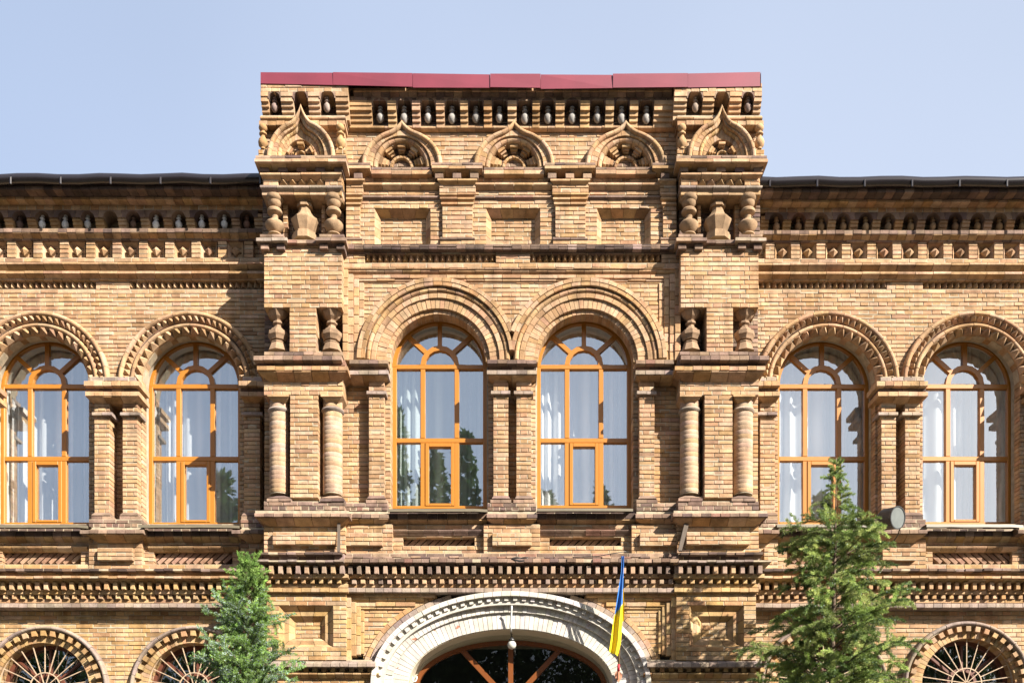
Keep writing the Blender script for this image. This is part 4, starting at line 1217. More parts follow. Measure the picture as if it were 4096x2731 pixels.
# =================================================================== WINGS
def wing(side):
    Lf = side < 0
    U0, U1 = (-420, 1062) if Lf else (3020, 4520)
    def V(v):
        if Lf or v > 1180: return v
        return v + 11.0 * min(1.0, (1180 - v) / 400)
    CH, BW = 16.8, 72.4
    if Lf:
        wins = [158, 762]; saws = [(-420, 383), (518, 1062)]
        acorns = [76 + (i - 4) * 91 - 0 for i in range(-1, 15)]
        acorns = [a for a in acorns if U0 + 30 < a < 1010]
        blocks = [(45 + (i - 4) * 105.5) for i in range(0, 14)]
    else:
        wins = [3308, 3888]; saws = [(3036, 3547), (3692, 4520)]
        acorns = [3106 + i * 89.6 for i in range(16)]
        blocks = [3080 + i * 101.6 for i in range(15)]
    blocks = [b for b in blocks if U0 + 20 < b < U1 - 25]
    core(U0 + 5, U1 - 5, V(705), 1190, -.12, -3.0)
    core(U0 + 5, U1 - 5, 2130, 2420, -.12, -3.0)
    # ---- gutter and eaves
    kg = K(.48)
    def gut(name, prof, p, mat, n):
        mb = MB(); vs = []
        for i in range(n + 1):
            u = U0 + (U1 - U0) * i / n
            sag = 3.0 * sin(i * 1.7) + (R.uniform(-1, 1))
            for (r, a) in prof: vs.append(((u - 2048) * kg, -(p + r * cos(a)), (H - V(718) - sag) * kg + EYE + r * sin(a)))
        m = len(prof)
        mb.add(vs, [(i * m + j, (i + 1) * m + j, (i + 1) * m + j + 1, i * m + j + 1) for i in range(n) for j in range(m - 1)])
        return mb.build(name, mat, B, True)
    g = gut('gutter', [(.068, .9), (.068, .3)] + [(.068, -a * pi / 10) for a in range(0, 11)] + [(.062, pi), (.060, -pi / 2), (.060, 0), (.06, .9)], .482, M_GUTTER, 18)
    for i in range(8):
        u = U0 + 60 + i * (190 if not Lf else 200)
        t = MB()
        wbar(t, u - 4, u + 4, V(706), V(735), .56, .02); t.build('gutter_bracket', M_GUTTER, g)
    mb = MB(); x0, x1 = (U0 - 2048) * kg, (U1 - 2048) * kg; zt = (H - V(722)) * kg + EYE
    mb.add([(x0, -.48, zt), (x1, -.48, zt), (x1, 3.5, zt + 2.0), (x0, 3.5, zt + 2.0), (x0, -.45, zt - .03), (x1, -.45, zt - .03), (x1, .2, zt - .03), (x0, .2, zt - .03)],
           [(0, 1, 2, 3), (7, 6, 5, 4), (0, 4, 5, 1)])
    mb.build('wing_roof', M_ROOF, B)
    t = MB(); n = 14
    for i in range(n):
        a, b = U0 + (U1 - U0) * i / n, U0 + (U1 - U0) * (i + 1) / n - .8
        wbar(t, a, b, V(702.5) + R.uniform(-.8, .8), V(711.5), .45, .03)
    t.build('rim_highlight', simple('pale_rim_highlight', (.33, .32, .32), .45, var=.05), B)  # pale strip imitating the highlight along the gutter's top edge
    zone(.36, V(722), V(745), [(U0, U1)], .4, 17, 74, pal=BLACK)  # eave shade put into the colour: near-black course behind the gutter
    ledge(U0, U1, V(742), V(758), .43, .5, 37.5, FLAT, BLACK)  # darkened likewise, standing in for the shade beneath the eave
    ledge(U0, U1, V(787), V(798.5), .275, .35, 37.5, FLAT, BUFF)
    zone(.27, V(757), V(788), [(U0, U1)], .2, 15, 73, pal=SOOT_DARK)
    zone(.15, V(798), V(840), [(U0, U1)], .3, 17, 72.4, pal=BUFF)
    # niches with acorns
    zone(-.20, V(836), V(916), [(U0, U1)], .1, 17, 72.4, pal=SOOT_DARK)  # niche backs set in the darker palette
    ed = [U0] + [(a + b) / 2 for a, b in zip(acorns[:-1], acorns[1:])] + [U1]
    for i, a in enumerate(acorns):
        arch_plate(max(ed[i], a - 46) + .7, min(ed[i + 1], a + 46) - .7, V(839), V(870), a, V(871), 28, .145, .36, pick(SOOT_DARK))
        if not (Lf and i == [round(x) for x in acorns].index(440) if 440 in [round(x) for x in acorns] else False):
            bright = Lf and R.random() < .55
            acorn(a + R.uniform(-2, 2), V(856), .03, 57 + R.uniform(-3, 3), pr=.06, c=(.62, .62, .62) if bright else pick(SOOT_DARK if Lf else BUFF))
    cb = [(acorns[0] - 91)] + acorns + [acorns[-1] + 91]
    for a, b in zip(cb[:-1], cb[1:]):
        l, r = max(U0, a + 29), min(U1, b - 29)
        if r - l < 8: continue
        ext('corbel', l, r, [(V(856), .144), (V(868), .143), (V(869), .125), (V(880), .125), (V(881), .105), (V(893), .10), (V(894), .08), (V(904), .075), (V(905), .06), (V(915), .05)], .14, -.22, pick(BUFF))
    ledge(U0, U1, V(913), V(930), .14, .3, 36, FLAT, SOOT_DARK)
    ledge(U0, U1, V(930.5), V(944), .13, .3, 36, scaled(COVE, .6), BUFF)
    ledge(U0, U1, V(945), V(961), .06, .3, 36.5, FLAT, SOOT_DARK)
    # coffered frieze with diamonds
    zone(-.05, V(958), V(1034), [(U0, U1)], .1, 18, 72.4, pal=PINK)
    for i, b in enumerate(blocks):
        zone(.045, V(962), V(1031), [(b - 18, b + 18)], .2, 17.2, 80, pal=PINK, kind='frieze_brick')
    for b, c in zip(blocks[:-1], blocks[1:]):
        l, r, cu = b + 18, c - 18, (b + c) / 2
        t, bb = V(966), V(1031); k0 = K(.02)
        def P(u, v, p): return ((u - 2048) * k0, -p, (H - v) * k0 + EYE)
        for sd in range(3):
            if sd == 0: q = [P(l + 3, t, .02), P(r - 3, t, .02), P(r - 16, t + 14, -.05), P(l + 16, t + 14, -.05)]
            elif sd == 1: q = [P(l + 3, bb, .02), P(l + 3, t, .02), P(l + 16, t + 14, -.05), P(l + 16, bb, -.05)]
            else: q = [P(r - 3, t, .02), P(r - 3, bb, .02), P(r - 16, bb, -.05), P(r - 16, t + 14, -.05)]
            piece('coffer_side', q, [(3, 2, 1, 0)], pick(PINK), 300)
        s = 18; cv = V(1004)
        pyramid('diamond_block', [(cu - s, cv), (cu, cv - s), (cu + s, cv), (cu, cv + s)], .0, .055, .0, pick(PINK), score=640)
    zone(.05, V(1031), V(1048), [(U0, U1)], .25, 17, BW, pal=PINK)
    ledge(U0, U1, V(1047), V(1056), .13, .3, 73, FLAT, PINK)
    ledge(U0, U1, V(1056.3), V(1070), .125, .3, 73, [(0, 0), (.2, -.01), (.6, -.045), (1, -.085)], BUFF)
    zone(.03, V(1069), V(1084), [(U0, U1)], .25, 15, BW, pal=SOOT_DARK)
    ledge(U0, U1, V(1083), V(1094), .10, .3, 73, FLAT, PINK)
    ledge(U0, U1, V(1094.3), V(1105), .096, .3, 73, [(0, 0), (.2, -.01), (.6, -.04), (1, -.065)], BUFF)
    ledge(U0, U1, V(1105), V(1120.5), .03, .3, 37, FLAT, PINK)
    zone(-.09, 1116, 1162, [(U0, U1)], .1, 17, BW, pal=SOOT_DARK)
    gaps = []
    x = U0
    for (a, b) in saws:
        if a > x: gaps.append((x, a))
        n = round((b - a) / 24.6); dogtooth(a, b, n, V(1123), 1157.5, -.07, .0, PINK); x = b
    if x < U1: gaps.append((x, U1))
    zone(0.0, V(1121), 1157, gaps, .12, 17.5, BW, pal=PINK)
    # ---- upper wall with two arched openings
    SP = 1508.0
    def ax(u0, p): return 2048 + (u0 - 2048) * D / (D - p)
    def wallcut(v):
        cuts = []
        for w in wins:
            if v > SP: cuts.append((w - 214, w + 214))
            elif v > SP - 250: q = sqrt(250 ** 2 - (SP - v) ** 2); cuts.append((w - q, w + q))
        return minus([(U0, U1)], cuts)
    zone(0.0, 1157, 1526, wallcut, .2, CH, BW, pal=PINK)
    for i, w in enumerate(wins):
        def lim(r):
            return (.25 if Lf and i == 1 and r > 270 else 0.0), pi
        ring('voussoir', ax(w, .085), 1526, 267, 287, .09, 62, *lim(280), .2, roundprof(267, 287, .09, .04), PINK, 4)
        a0, a1 = lim(250)
        ring('voussoir', ax(w, .03), 1528, 239, 268, .02, 40, a0, a1, .1, None, SOOT_DARK)
        pyr_ring(ax(w, .03), 1528, 241, 266, .02, .105, 26, a0, a1)
        ring('voussoir', ax(w, .06), 1530, 224, 241, .07, 62, 0, pi, .2, roundprof(224, 241, .07, .035), PINK, 4)
        pyr_ring(ax(w, .0), 1534, 196, 226, -.01, .10, 37.5, 0, pi)
        ring('voussoir', ax(w, -.02), 1535, 196, 227, -.02, 38, 0, pi, .16, None, BUFF)
        plaster_arch(ax(w, -.12), 1540, 194, 204, -.14, -.30, 2118, M_ROUGH)
        for s in (-1, 1):
            a, b = sorted((ax(w, -.02) + s * 194, ax(w, -.02) + s * 224))
            zone(-.02, 1526, 2112, [(a, b)], .16, 17.1, 40, pal=PINK)
        zone(-.14, 1530, 2112, [(ax(w, -.1) - 310, ax(w, -.1) - 206), (ax(w, -.1) + 206, ax(w, -.1) + 310)], .10, 17.1, BW, pal=PINK)
    # ---- pilasters
    if Lf:
        pil = [(-240, -180), (-128, -68), (377, 438), (490, 549), (976, 1040)]
        imps = [(-282, -30), (336, 556), (955, 1062)]; dad = [(-264, -42), (355, 568), (962, 1062)]
    else:
        pil = [(3040, 3100), (3525, 3584), (3620, 3680), (4140, 4200), (4236, 4296)]
        imps = [(3022, 3120), (3508, 3712), (4120, 4330)]; dad = [(3022, 3112), (3496, 3704), (4110, 4330)]
    for (a, b) in pil:
        p, back = .12, -.15
        v0, vb = 1588, 2091
        ext('capital', a - 12, b + 11, [(v0, p + .08), (v0 + 10, p + .075), (v0 + 16, p + .04), (v0 + 25, p + .005)], p, back, pick(BUFF), (1, 1))
        zone(p, v0 + 23, vb - 40, [(a, b)], .27, 17.0, b - a, off=a - (b - a) / 4, pal=PINK)
        ledge(a - 10, b + 9, v0 + 59, v0 + 72, p + .05, .25, 40, FLAT, GREY)
        ext('column_base', a - 5, b + 7, [(vb - 42, p), (vb - 29, p + .05), (vb - 26, p + .05)], p, back, pick(SOOT_DARK), (.5, .5))
        ledge(a - 11, b + 12, vb - 28, vb - 13, p + .06, .3, 42, FLAT, SOOT_DARK)
    for (a, b) in imps:
        zone(.09, 1506, 1524, [(a + 14, b - 14)], .2, 17, 50, pal=GREY)
        ledge(a, b, 1523, 1543, .27, .4, 37, FLAT, PINK)
        ledge(a + 8, b - 8, 1543.5, 1565, .19, .35, 50, FLAT, SOOT_DARK)
        ledge(a + 5, b, 1565.5, 1584, .25, .4, 37, FLAT, PINK)
        ledge(a + 12, b - 8, 1584.5, 1600, .235, .35, 60, COVE, BUFF, mit=(1, 1))
    for (a, b) in dad:
        zone(.20, 2076, 2108, [(a, b)], .3, 16, 50, pal=SOOT_DARK)
        ledge(a - 36 if a > U0 + 50 else a, b + 6, 2106, 2133, .33, .45, 38, SLOPE, SOOT_DARK)
        ledge(a - 14, b, 2133.5, 2158, .31, .4, 73, COVE, BUFF, mit=(1, 1))
        zone(.16, 2156, 2274, [(a, b)], .3, 16.8, BW, off=a, pal=PINK)
        zone(.23, 2190, 2240, [(a + 34, b - 38)], .15, 16.6, BW, off=a, pal=PINK)
    # ---- under the sills
    dp_ = []
    for w in wins:
        cw = ax(w, .05)
        ln = 160
        dp_.append((cw - ln + 18, cw + ln + 12) if Lf else (cw - ln - 4, cw + ln - 6))
    def und(v):
        base = [(U0, U1)]
        return minus(base, dp_) if 2202 < v < 2257 else base
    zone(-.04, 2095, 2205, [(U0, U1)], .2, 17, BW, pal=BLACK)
    zone(.08, 2165, 2276, und, .16, 17, BW, pal=PINK)
    ledge(U0, U1, 2122, 2143, .18, .35, 37, FLAT, BLACK); ledge(U0, U1, 2144, 2164, .17, .35, 37, scaled(COVE, .8), GOLD)
    for (a, b) in dp_:
        ledge(a - 24, b + 24, 2184, 2201, .13, .2, 60, scaled(COVE, .4), BUFF)
        zone(-.09, 2194, 2264, [(a - 10, b + 10)], .06, 17, BW, pal=BLACK)
        diagonal_panel(a, b, 2204, 2256, .01, 1 if Lf else -1, RED_SHADE)
    sills = [(-330, -60 + 420 - 5), (553, 960)] if Lf else [(3108, 3490), (3706, 4090)]
    sills = [(-10, 352), (553, 958)] if Lf else [(3108, 3496), (3706, 4094)]
    for j, (a, b) in enumerate(sills): sill(a, b, 2098 if Lf else 2096, .33, (0, 4))
    # ---- string course
    zone(.14, 2256, 2330, [(U0, U1)], .3, 17, BW, pal=BUFF)
    ledge(U0, U1, 2272, 2283, .24, .4, 37, FLAT, BLACK, chip=.04)
    ledge(U0, U1, 2302, 2312, .285, .4, 37, FLAT, PINK, chip=.03)
    ledge(U0, U1, 2312.3, 2324, .235, .35, 73, scaled(COVE, .7), GOLD)
    zone(.06, 2320, 2416, [(U0, U1)], .3, 18, BW, pal=SOOT_DARK)
    n = int((U1 - U0) / 34.6)
    off = 34.6 * .4
    dentils([U0 + off + i * 34.6 for i in range(n)], 17, 2326, 2356, .20, .26, GOLD if Lf else PINK)
    ledge(U0, U1, 2357.5, 2375, .125, .3, 73, FLAT, GOLD if Lf else PINK)
    dentils([U0 + off + 12 + i * 34.6 for i in range(n)], 18, 2379, 2394, .11, .2, GOLD if Lf else BUFF)
    ledge(U0, U1, 2396, 2411, .07, .3, 73, FLAT, BUFF)
    ledge(U0, U1, 2411.5, 2429, .095, .3, 35.5, FLAT, GREY)
    # ---- ground floor with segment-headed lights behind iron grilles
    LP = -.10
    lc = [2048 + (w - 2048) * D / (D - LP) for w in wins]
    LV = 2756.0 if Lf else 2738.0
    def lowcut(v):
        cuts = []
        for c in lc:
            if v > LV: cuts.append((c - 185, c + 185))
            elif v > LV - 235: q = sqrt(235 ** 2 - (LV - v) ** 2); cuts.append((c - q, c + q))
        return minus([(U0, U1)], cuts)
    zone(LP, 2426, 2940, lowcut, .25, 17.1, 71, pal=GOLD if Lf else PINK)
    for j, c in enumerate(lc):
        if Lf and False: pass
        ring('voussoir', c, LV, 240, 258, LP + .10, 60, 0, pi, .25, roundprof(240, 258, LP + .10, .05), GREY, 4)
        ring('voussoir', c, LV, 186, 240, LP - .005, 18, 0, pi, .25, None, GOLD)
        nb = 19
        for i in range(nb):
            a = pi * (i + .5) / nb
            obox('boss', c + cos(a) * 226, LV - sin(a) * 226, 20, 19, a, LP + .075, .15, pick(GOLD if Lf else PINK))
        # frame, glass, grille
        pw = -.32
        cw = 2048 + (wins[j] - 2048) * D / (D - pw); lv = H - (H - LV) * (D - LP) / (D - pw)
        mb = MB(); wsweep(mb, circ(cw, lv), [pi * i / 36 for i in range(37)], boxprof(170, 186, pw, .08), pw)
        wbar(mb, cw - 186, cw - 160, lv, lv + 500, pw, .08); wbar(mb, cw + 160, cw + 186, lv, lv + 500, pw, .08)
        wbar(mb, cw - 160, cw + 160, lv - 16, lv, pw, .08)
        wsweep(mb, circ(cw, lv - 16), [pi * i / 12 for i in range(13)], boxprof(48, 60, pw, .06), pw)
        for a in (pi / 2, radians(40), radians(140)): rbar(mb, cw, lv - 16, a, 60, 164, 9, pw - .004, .05)
        lw = mb.build('ground_floor_window', M_REDWOOD, B)
        for a0, a1 in ((0, 40), (40, 90), (90, 140), (140, 180)):
            a0, a1 = radians(a0), radians(a1)
            pane(lw, arc(cw, lv - 16, 54, a0, a1, 5) + list(reversed(arc(cw, lv - 2, 174, a0, a1, 10))), pw - .05, M_DARKGLASS)
        pane(lw, arc(cw, lv - 16, 54, 0, pi, 10), pw - .05, M_DARKGLASS)
        pane(lw, [(cw - 165, lv - 4), (cw + 165, lv - 4), (cw + 165, lv + 480), (cw - 165, lv + 480)], pw - .05, M_DARKGLASS)
        gp = -.16
        cg = 2048 + (wins[j] - 2048) * D / (D - gp); gv = H - (H - LV) * (D - LP) / (D - gp) - 10
        mb = MB()
        wsweep(mb, circ(cg, gv), [pi * i / 30 for i in range(31)], boxprof(179, 185, gp, .02), gp)
        wbar(mb, cg - 185, cg + 185, gv, gv + 8, gp, .02)
        gr = mb.build('window_grille', M_IRON, B)
        for i in range(11):
            a = pi * (i + .5 + (.0 if Lf else 0)) / 11 if True else 0
            t = MB(); rbar(t, cg, gv, a, 60 if i % 2 else 4, 180, 3.2, gp - .002, .014); t.build('bar', M_IRON, gr)
        t = MB(); wsweep(t, circ(cg, gv), [pi * i / 16 for i in range(17)], boxprof(58, 62, gp - .001, .014), gp); t.build('bar', M_IRON, gr)
        for i in range(9):
            t = MB(); wbar(t, cg - 170 + i * 42, cg - 166 + i * 42, gv + 8, gv + 470, gp - .002, .014); t.build('bar', M_IRON, gr)
    # windows of the upper floor
    pw = -.32
    for j, w in enumerate(wins):
        cw = ([187.5, 781.5] if Lf else [3288.5, 3860.5])[j]
        nm = [['leftmost tall arched window of the left wing, cut by the picture edge', 'tall arched window of the left wing half in the shadow of the centre block'],
              ['tall arched window of the right wing behind the juniper top', 'tall arched window at the far right above the iron-grilled fanlight']][0 if Lf else 1][j]
        cn = [['white sheer curtain in the leftmost window of the left wing', 'white knotted sheer curtain in the left wing window next to the centre block'],
              ['white sheer curtain in the right wing window behind the tall juniper top', 'white knotted sheer curtain in the window at the far right of the building']][0 if Lf else 1][j]
        tall_window(cw, 1545, 187, 2100 if Lf else 2098, 1834, pw, nm, cn, M_CURTAIN, 20 + j + (0 if Lf else 5), .26 if Lf else .16)
wing(-1)
wing(1)

# rooms behind the windows so that the openings look into real depth
def room(name, u0, u1, v0, v1, p0, p1, mat):
    k = 1 / S
    x0, x1, z0, z1 = (u0 - 2048) * k, (u1 - 2048) * k, (H - v1) * k + EYE, (H - v0) * k + EYE
    mb = MB()
    mb.add([(x0, -p0, z0), (x1, -p0, z0), (x1, -p0, z1), (x0, -p0, z1), (x0, -p1, z0), (x1, -p1, z0), (x1, -p1, z1), (x0, -p1, z1)],
           [(4, 7, 6, 5), (0, 4, 5, 1), (3, 2, 6, 7), (0, 3, 7, 4), (1, 5, 6, 2)])
    return mb.build(name, mat, B)
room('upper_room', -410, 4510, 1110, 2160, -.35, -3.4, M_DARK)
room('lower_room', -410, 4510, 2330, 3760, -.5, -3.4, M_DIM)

# ---- emit the masonry pieces
STUFFNAME = {'brick': 'brickwork', 'voussoir': 'arch_brickwork', 'moulding_brick': 'moulding_brickwork', 'dentil': 'dentil_course'}
for kind, lst in PIECES.items():
    mat = M_PAINT if kind.startswith('painted') else M_BRICK
    if kind in ('column_drum',): mat = M_STONE
    order = sorted(range(len(lst)), key=lambda i: -lst[i][0])
    for i in order[:300]:
        sco, vs, fs, c, sm = lst[i]
        # origin at the piece's own centre
        cx = sum(v[0] for v in vs) / len(vs); cy = sum(v[1] for v in vs) / len(vs); cz = sum(v[2] for v in vs) / len(vs)
        mb = MB(); mb.add(vs, fs, c)
        mb.build(kind, mat, B, sm)
    rest = order[300:]
    if rest:
        mb = MB()
        for i in rest: mb.add(lst[i][1], lst[i][2], lst[i][3])
        o = mb.build(STUFFNAME.get(kind, kind + '_work'), mat, B)
        o['kind'] = 'stuff'
# side walls and the ground-floor mass down to the ground
core(-420, 1062, 2930, 3762, -.36, -.6) if False else None
WALL.build('mortar_bed', M_MORTAR, B)

# =================================================================== FIXTURES
def tube(mb, pts, r, n=8, c=(1, 1, 1)):
    pts = [Vector(p) for p in pts]; vs = []; fs = []
    for i, p in enumerate(pts):
        t = (pts[min(i + 1, len(pts) - 1)] - pts[max(i - 1, 0)]).normalized()
        a = t.cross(Vector((0, 1, 0)))
        if a.length < .1: a = t.cross(Vector((1, 0, 0)))
        a.normalize(); b = t.cross(a)
        rr = r[i] if isinstance(r, (list, tuple)) else r
        for j in range(n):
            an = 2 * pi * j / n
            vs.append(tuple(p + a * rr * cos(an) + b * rr * sin(an)))
    for i in range(len(pts) - 1):
        for j in range(n): fs.append((i * n + j, i * n + (j + 1) % n, (i + 1) * n + (j + 1) % n, (i + 1) * n + j))
    fs.append(tuple(range(n - 1, -1, -1))); fs.append(tuple(range((len(pts) - 1) * n, len(pts) * n)))
    mb.add(vs, fs, c)

# --- flag on its pole
F = empty('flag', at(2476, 2700, .62)); tag(F, 'blue and yellow flag drooping on a pole beside the white entrance arch', 'flag')
def child(mb, name, mat, parent, smooth=False):
    o = mb.build(name, mat, parent, smooth); o.matrix_parent_inverse = parent.matrix_world.inverted() if parent.type != 'EMPTY' else o.matrix_parent_inverse
    return o
def keep(o, parent):
    """parent without moving (parent Empties are unrotated)"""
    o.parent = parent
    o.location = -Vector(parent.location)
    return o
fp0, fp1 = .70, 1.02
def fpt(u, v): 
    t = (2700 - v) / (2700 - 2225); return fp0 + (fp1 - fp0) * t
mb = MB(); tube(mb, [at(2474, 2690, fpt(0, 2690)), at(2481, 2460, fpt(0, 2460)), at(2490, 2226, fpt(0, 2226))], .013, 10)
keep(mb.build('pole', simple('pole_wood', (.27, .18, .08), .6), None, True), F)
mb = MB(); tube(mb, [at(2473.6, 2683, fpt(0, 2683)), at(2474.6, 2655, fpt(0, 2655))], .0185, 10)
keep(mb.build('red_band', simple('red_tape', (.33, .012, .02), .5), None, True), F)
mb = MB(); tube(mb, [at(2473, 2712, fpt(0, 2712)), at(2473.6, 2684, fpt(0, 2684))], .02, 10)
tube(mb, [at(2473, 2709, .66), at(2473, 2709, .45)], .016, 8)
k = K(.5)
pl = [(2459, 2692), (2473, 2676), (2490, 2696), (2488, 2706), (2476, 2728), (2461, 2708)]
mb.add([((u - 2048) * k, -q, (H - v) * k + EYE) for q in (.47, .49) for u, v in pl], [(6, 7, 8, 9, 10, 11), (5, 4, 3, 2, 1, 0)] + [(i, (i + 1) % 6, 6 + (i + 1) % 6, 6 + i) for i in range(6)])
keep(mb.build('bracket', simple('salmon_bracket', (.38, .17, .10), .6), None), F)
M_FLAG = bpy.data.materials.new('flag_cloth'); M_FLAG.use_nodes = True
nn = M_FLAG.node_tree; bb = nn.nodes['Principled BSDF']; an = nn.nodes.new('ShaderNodeAttribute'); an.attribute_name = 'tint'
nn.links.new(an.outputs['Color'], bb.inputs['Base Color']); bb.inputs['Roughness'].default_value = .6
BLUE, YEL = (.03, .135, .40), (.66, .49, .008)
def cloth(lft, rgt, bound, dp, amp, name, nf):
    nv, nu = 90, 22; mb = MB(); vs = []; cs = []
    def interp(tab, t):
        for (a, x), (b, y) in zip(tab[:-1], tab[1:]):
            if t <= b: return x + (y - x) * max(0, (t - a)) / max(1e-6, b - a)
        return tab[-1][1]
    v0 = lft[0][0]; 
    for j in range(nv + 1):
        tv = j / nv
        for i in range(nu + 1):
            s = i / nu
            vl = lft[0][0] + (lft[-1][0] - lft[0][0]) * tv; vr = rgt[0][0] + (rgt[-1][0] - rgt[0][0]) * tv
            v = vl + (vr - vl) * s
            ul, ur = interp(lft, vl), interp(rgt, vr)
            u = ul + (ur - ul) * s
            p = fpt(u, v) + dp + amp * sin(s * nf * pi + 2.2 * tv + 1.5 * sin(3 * tv)) * (.35 + .65 * min(1, tv * 1.6)) + amp * .4 * sin(s * 9 + 14 * tv) * (1 - tv)
            vs.append(at(u, v, p, fpt(u, v)))
            cs.append(BLUE if v < bound(s) else YEL)
    w = nu + 1
    o = len(mb.v); mb.v += vs; mb.c += cs
    mb.f += [(j * w + i, j * w + i + 1, (j + 1) * w + i + 1, (j + 1) * w + i) for j in range(nv) for i in range(nu)]
    ob = mb.build(name, M_FLAG, None, True)
    return keep(ob, F)
cloth([(2226, 2484), (2290, 2483), (2340, 2475), (2420, 2463), (2500, 2450), (2560, 2442), (2606, 2435)],
      [(2226, 2495), (2290, 2493), (2360, 2490), (2430, 2490), (2500, 2488), (2570, 2483), (2624, 2470)],
      lambda s: 2462 - 46 * s ** .8, .035, .03, 'cloth', 2.4)
cloth([(2240, 2486), (2330, 2486), (2400, 2487), (2486, 2489)], [(2240, 2495), (2330, 2495), (2400, 2497), (2478, 2497)],
      lambda s: 2352, -.02, .012, 'cloth', 1.2)

# --- bulb lamp hanging in the portal
Lm = empty('hanging_lamp', at(2047, 2578, .30)); tag(Lm, 'round clear glass lamp with black socket hanging from the white entrance arch', 'lamp')
mb = MB(); x, y, z = at(2047, 2578, .30)
def ball(mb, cx, cy, cz, r, n=16, m=10, fz=1.0):
    vs = [(cx, cy, cz + r * fz)]
    for j in range(1, m):
        for i in range(n): vs.append((cx + r * sin(pi * j / m) * cos(2 * pi * i / n), cy + r * sin(pi * j / m) * sin(2 * pi * i / n), cz + r * fz * cos(pi * j / m)))
    vs.append((cx, cy, cz - r * fz)); fs = []
    for i in range(n):
        fs.append((0, 1 + i, 1 + (i + 1) % n)); fs.append((len(vs) - 1, 1 + (m - 2) * n + (i + 1) % n, 1 + (m - 2) * n + i))
    for j in range(m - 2):
        for i in range(n): fs.append((1 + j * n + i, 1 + (j + 1) * n + i, 1 + (j + 1) * n + (i + 1) % n, 1 + j * n + (i + 1) % n))
    mb.add(vs, fs)
ball(mb, x, y, z, .064)
keep(mb.build('globe', simple('frosted_globe', (.40, .39, .35), .18, spec=.6), None, True), Lm)
mb = MB(); tube(mb, [at(2047, 2564, .3), at(2047, 2556, .3), at(2047, 2551, .3), at(2047, 2544, .3)], [.044, .042, .022, .016], 12)
keep(mb.build('socket', M_BLACK, None, True), Lm)
mb = MB(); tube(mb, [at(2047, 2546, .3), at(2045, 2532, .32), at(2043, 2519, .36)], .008, 6)
tube(mb, [at(2040, 2532, .33), at(2045, 2538, .32), at(2052, 2534, .32)], .004, 6)
keep(mb.build('wire_hook', M_BLACK, None), Lm)
mb = MB(); tube(mb, [at(2047, 2421, .56), at(2046, 2440, .53), at(2044, 2480, .5), at(2041, 2505, .48), at(2045, 2525, .42)], .013, 8)
keep(mb.build('conduit', simple('white_conduit', (.45, .45, .43), .5), None, True), Lm)

# --- white hook in the arch reveal
mb = MB(); tube(mb, [at(1667, 2703, .44), at(1666, 2715, .44), at(1662, 2723, .44), at(1655, 2724, .44), at(1650, 2718, .44), at(1650, 2706, .40)], .010, 8)
tag(mb.build('wall_hook', simple('white_hook', (.6, .6, .58), .4), None, True), 'white painted hook at the left foot of the white entrance arch', 'hook')

# --- floodlight on the right wing
x, y, z = at(3574, 2072, .75)
Fl = empty('floodlight', (x, y, z)); tag(Fl, 'round black floodlight on a bracket under the right wing window sill', 'floodlight')
ax_ = Vector((.50, -.84, -.14)).normalized(); s1 = ax_.cross(Vector((0, 0, 1))).normalized(); s2 = s1.cross(ax_)
def drum(prof, n=28):
    vs = []; fs = []
    for (d, r) in prof:
        for i in range(n):
            a = 2 * pi * i / n; q = ax_ * d + (s1 * cos(a) + s2 * sin(a)) * r
            vs.append(tuple(q))
    m = len(prof)
    for j in range(m - 1):
        for i in range(n): fs.append((j * n + i, (j + 1) * n + i, (j + 1) * n + (i + 1) % n, j * n + (i + 1) % n))
    fs.append(tuple(range(n))); fs.append(tuple(range((m - 1) * n, m * n)))
    mb = MB(); mb.add(vs, fs); return mb
mb = drum([(-.22, .06), (-.20, .11), (-.15, .145), (.04, .152), (.06, .158), (.075, .158), (.075, .142), (.06, .140), (.055, .05)])
mb.build('housing', M_BLACK, Fl)
mb = drum([(.062, .141), (.068, .141)]); mb.build('lens', simple('frosted_lens', (.11, .12, .115), .25, spec=.5), Fl)
mb = MB(); wx = .08
tube(mb, [s1 * -.165, s1 * -.20 + Vector((0, .12, -.03)), Vector((-.17, .42, -.06)), Vector((-.02, .44, -.06)), Vector((0.0, .5, -.07))], .012, 6)
tube(mb, [Vector((-.17, .02, 0)), Vector((-.17, .3, -.10)), Vector((-.05, .46, -.12))], .012, 6)
mb.build('bracket', M_BLACK, Fl)
mb = MB(); tube(mb, [Vector(at(3601, 2108, .66)) - Fl.location + Vector((0, 0, .0)), Vector(at(3592, 2138, .50)) - Fl.location, Vector(at(3577, 2160, .38)) - Fl.location, Vector(at(3555, 2176, .30)) - Fl.location, Vector(at(3536, 2188, .25)) - Fl.location], .010, 6)
mb.build('cable', M_BLACK, Fl)

# --- planks leaning on the ledges
def plank(pts, p0, p1, w, label):
    mb = MB(); (u0, v0), (u1, v1) = pts
    a, b = Vector(at(u0, v0, p0)), Vector(at(u1, v1, p1))
    t = (b - a).normalized(); s = t.cross(Vector((0, 1, 0))).normalized(); nrm = t.cross(s)
    vs = []
    for q in (a, b):
        for e, f in ((-1, -1), (1, -1), (1, 1), (-1, 1)):
            vs.append(tuple(q + s * w * e / 2 + nrm * .012 * f + Vector((R.uniform(-.004, .004), 0, R.uniform(-.008, .008)))))
    mb.add(vs, [(3, 2, 1, 0), (4, 5, 6, 7)] + [(i, (i + 1) % 4, 4 + (i + 1) % 4, 4 + i) for i in range(4)])
    o = mb.build('plank', M_WEATHER, None)
    tag(o, label, 'plank', 'old planks leaning on the ledge')
plank(((1356, 2094), (1355, 2206)), .69, .73, .036, 'upright weathered plank on the ledge at the left pier')
plank(((2748, 2096), (2720, 2202)), .68, .76, .045, 'tilted weathered plank leaning on the ledge at the right pier')
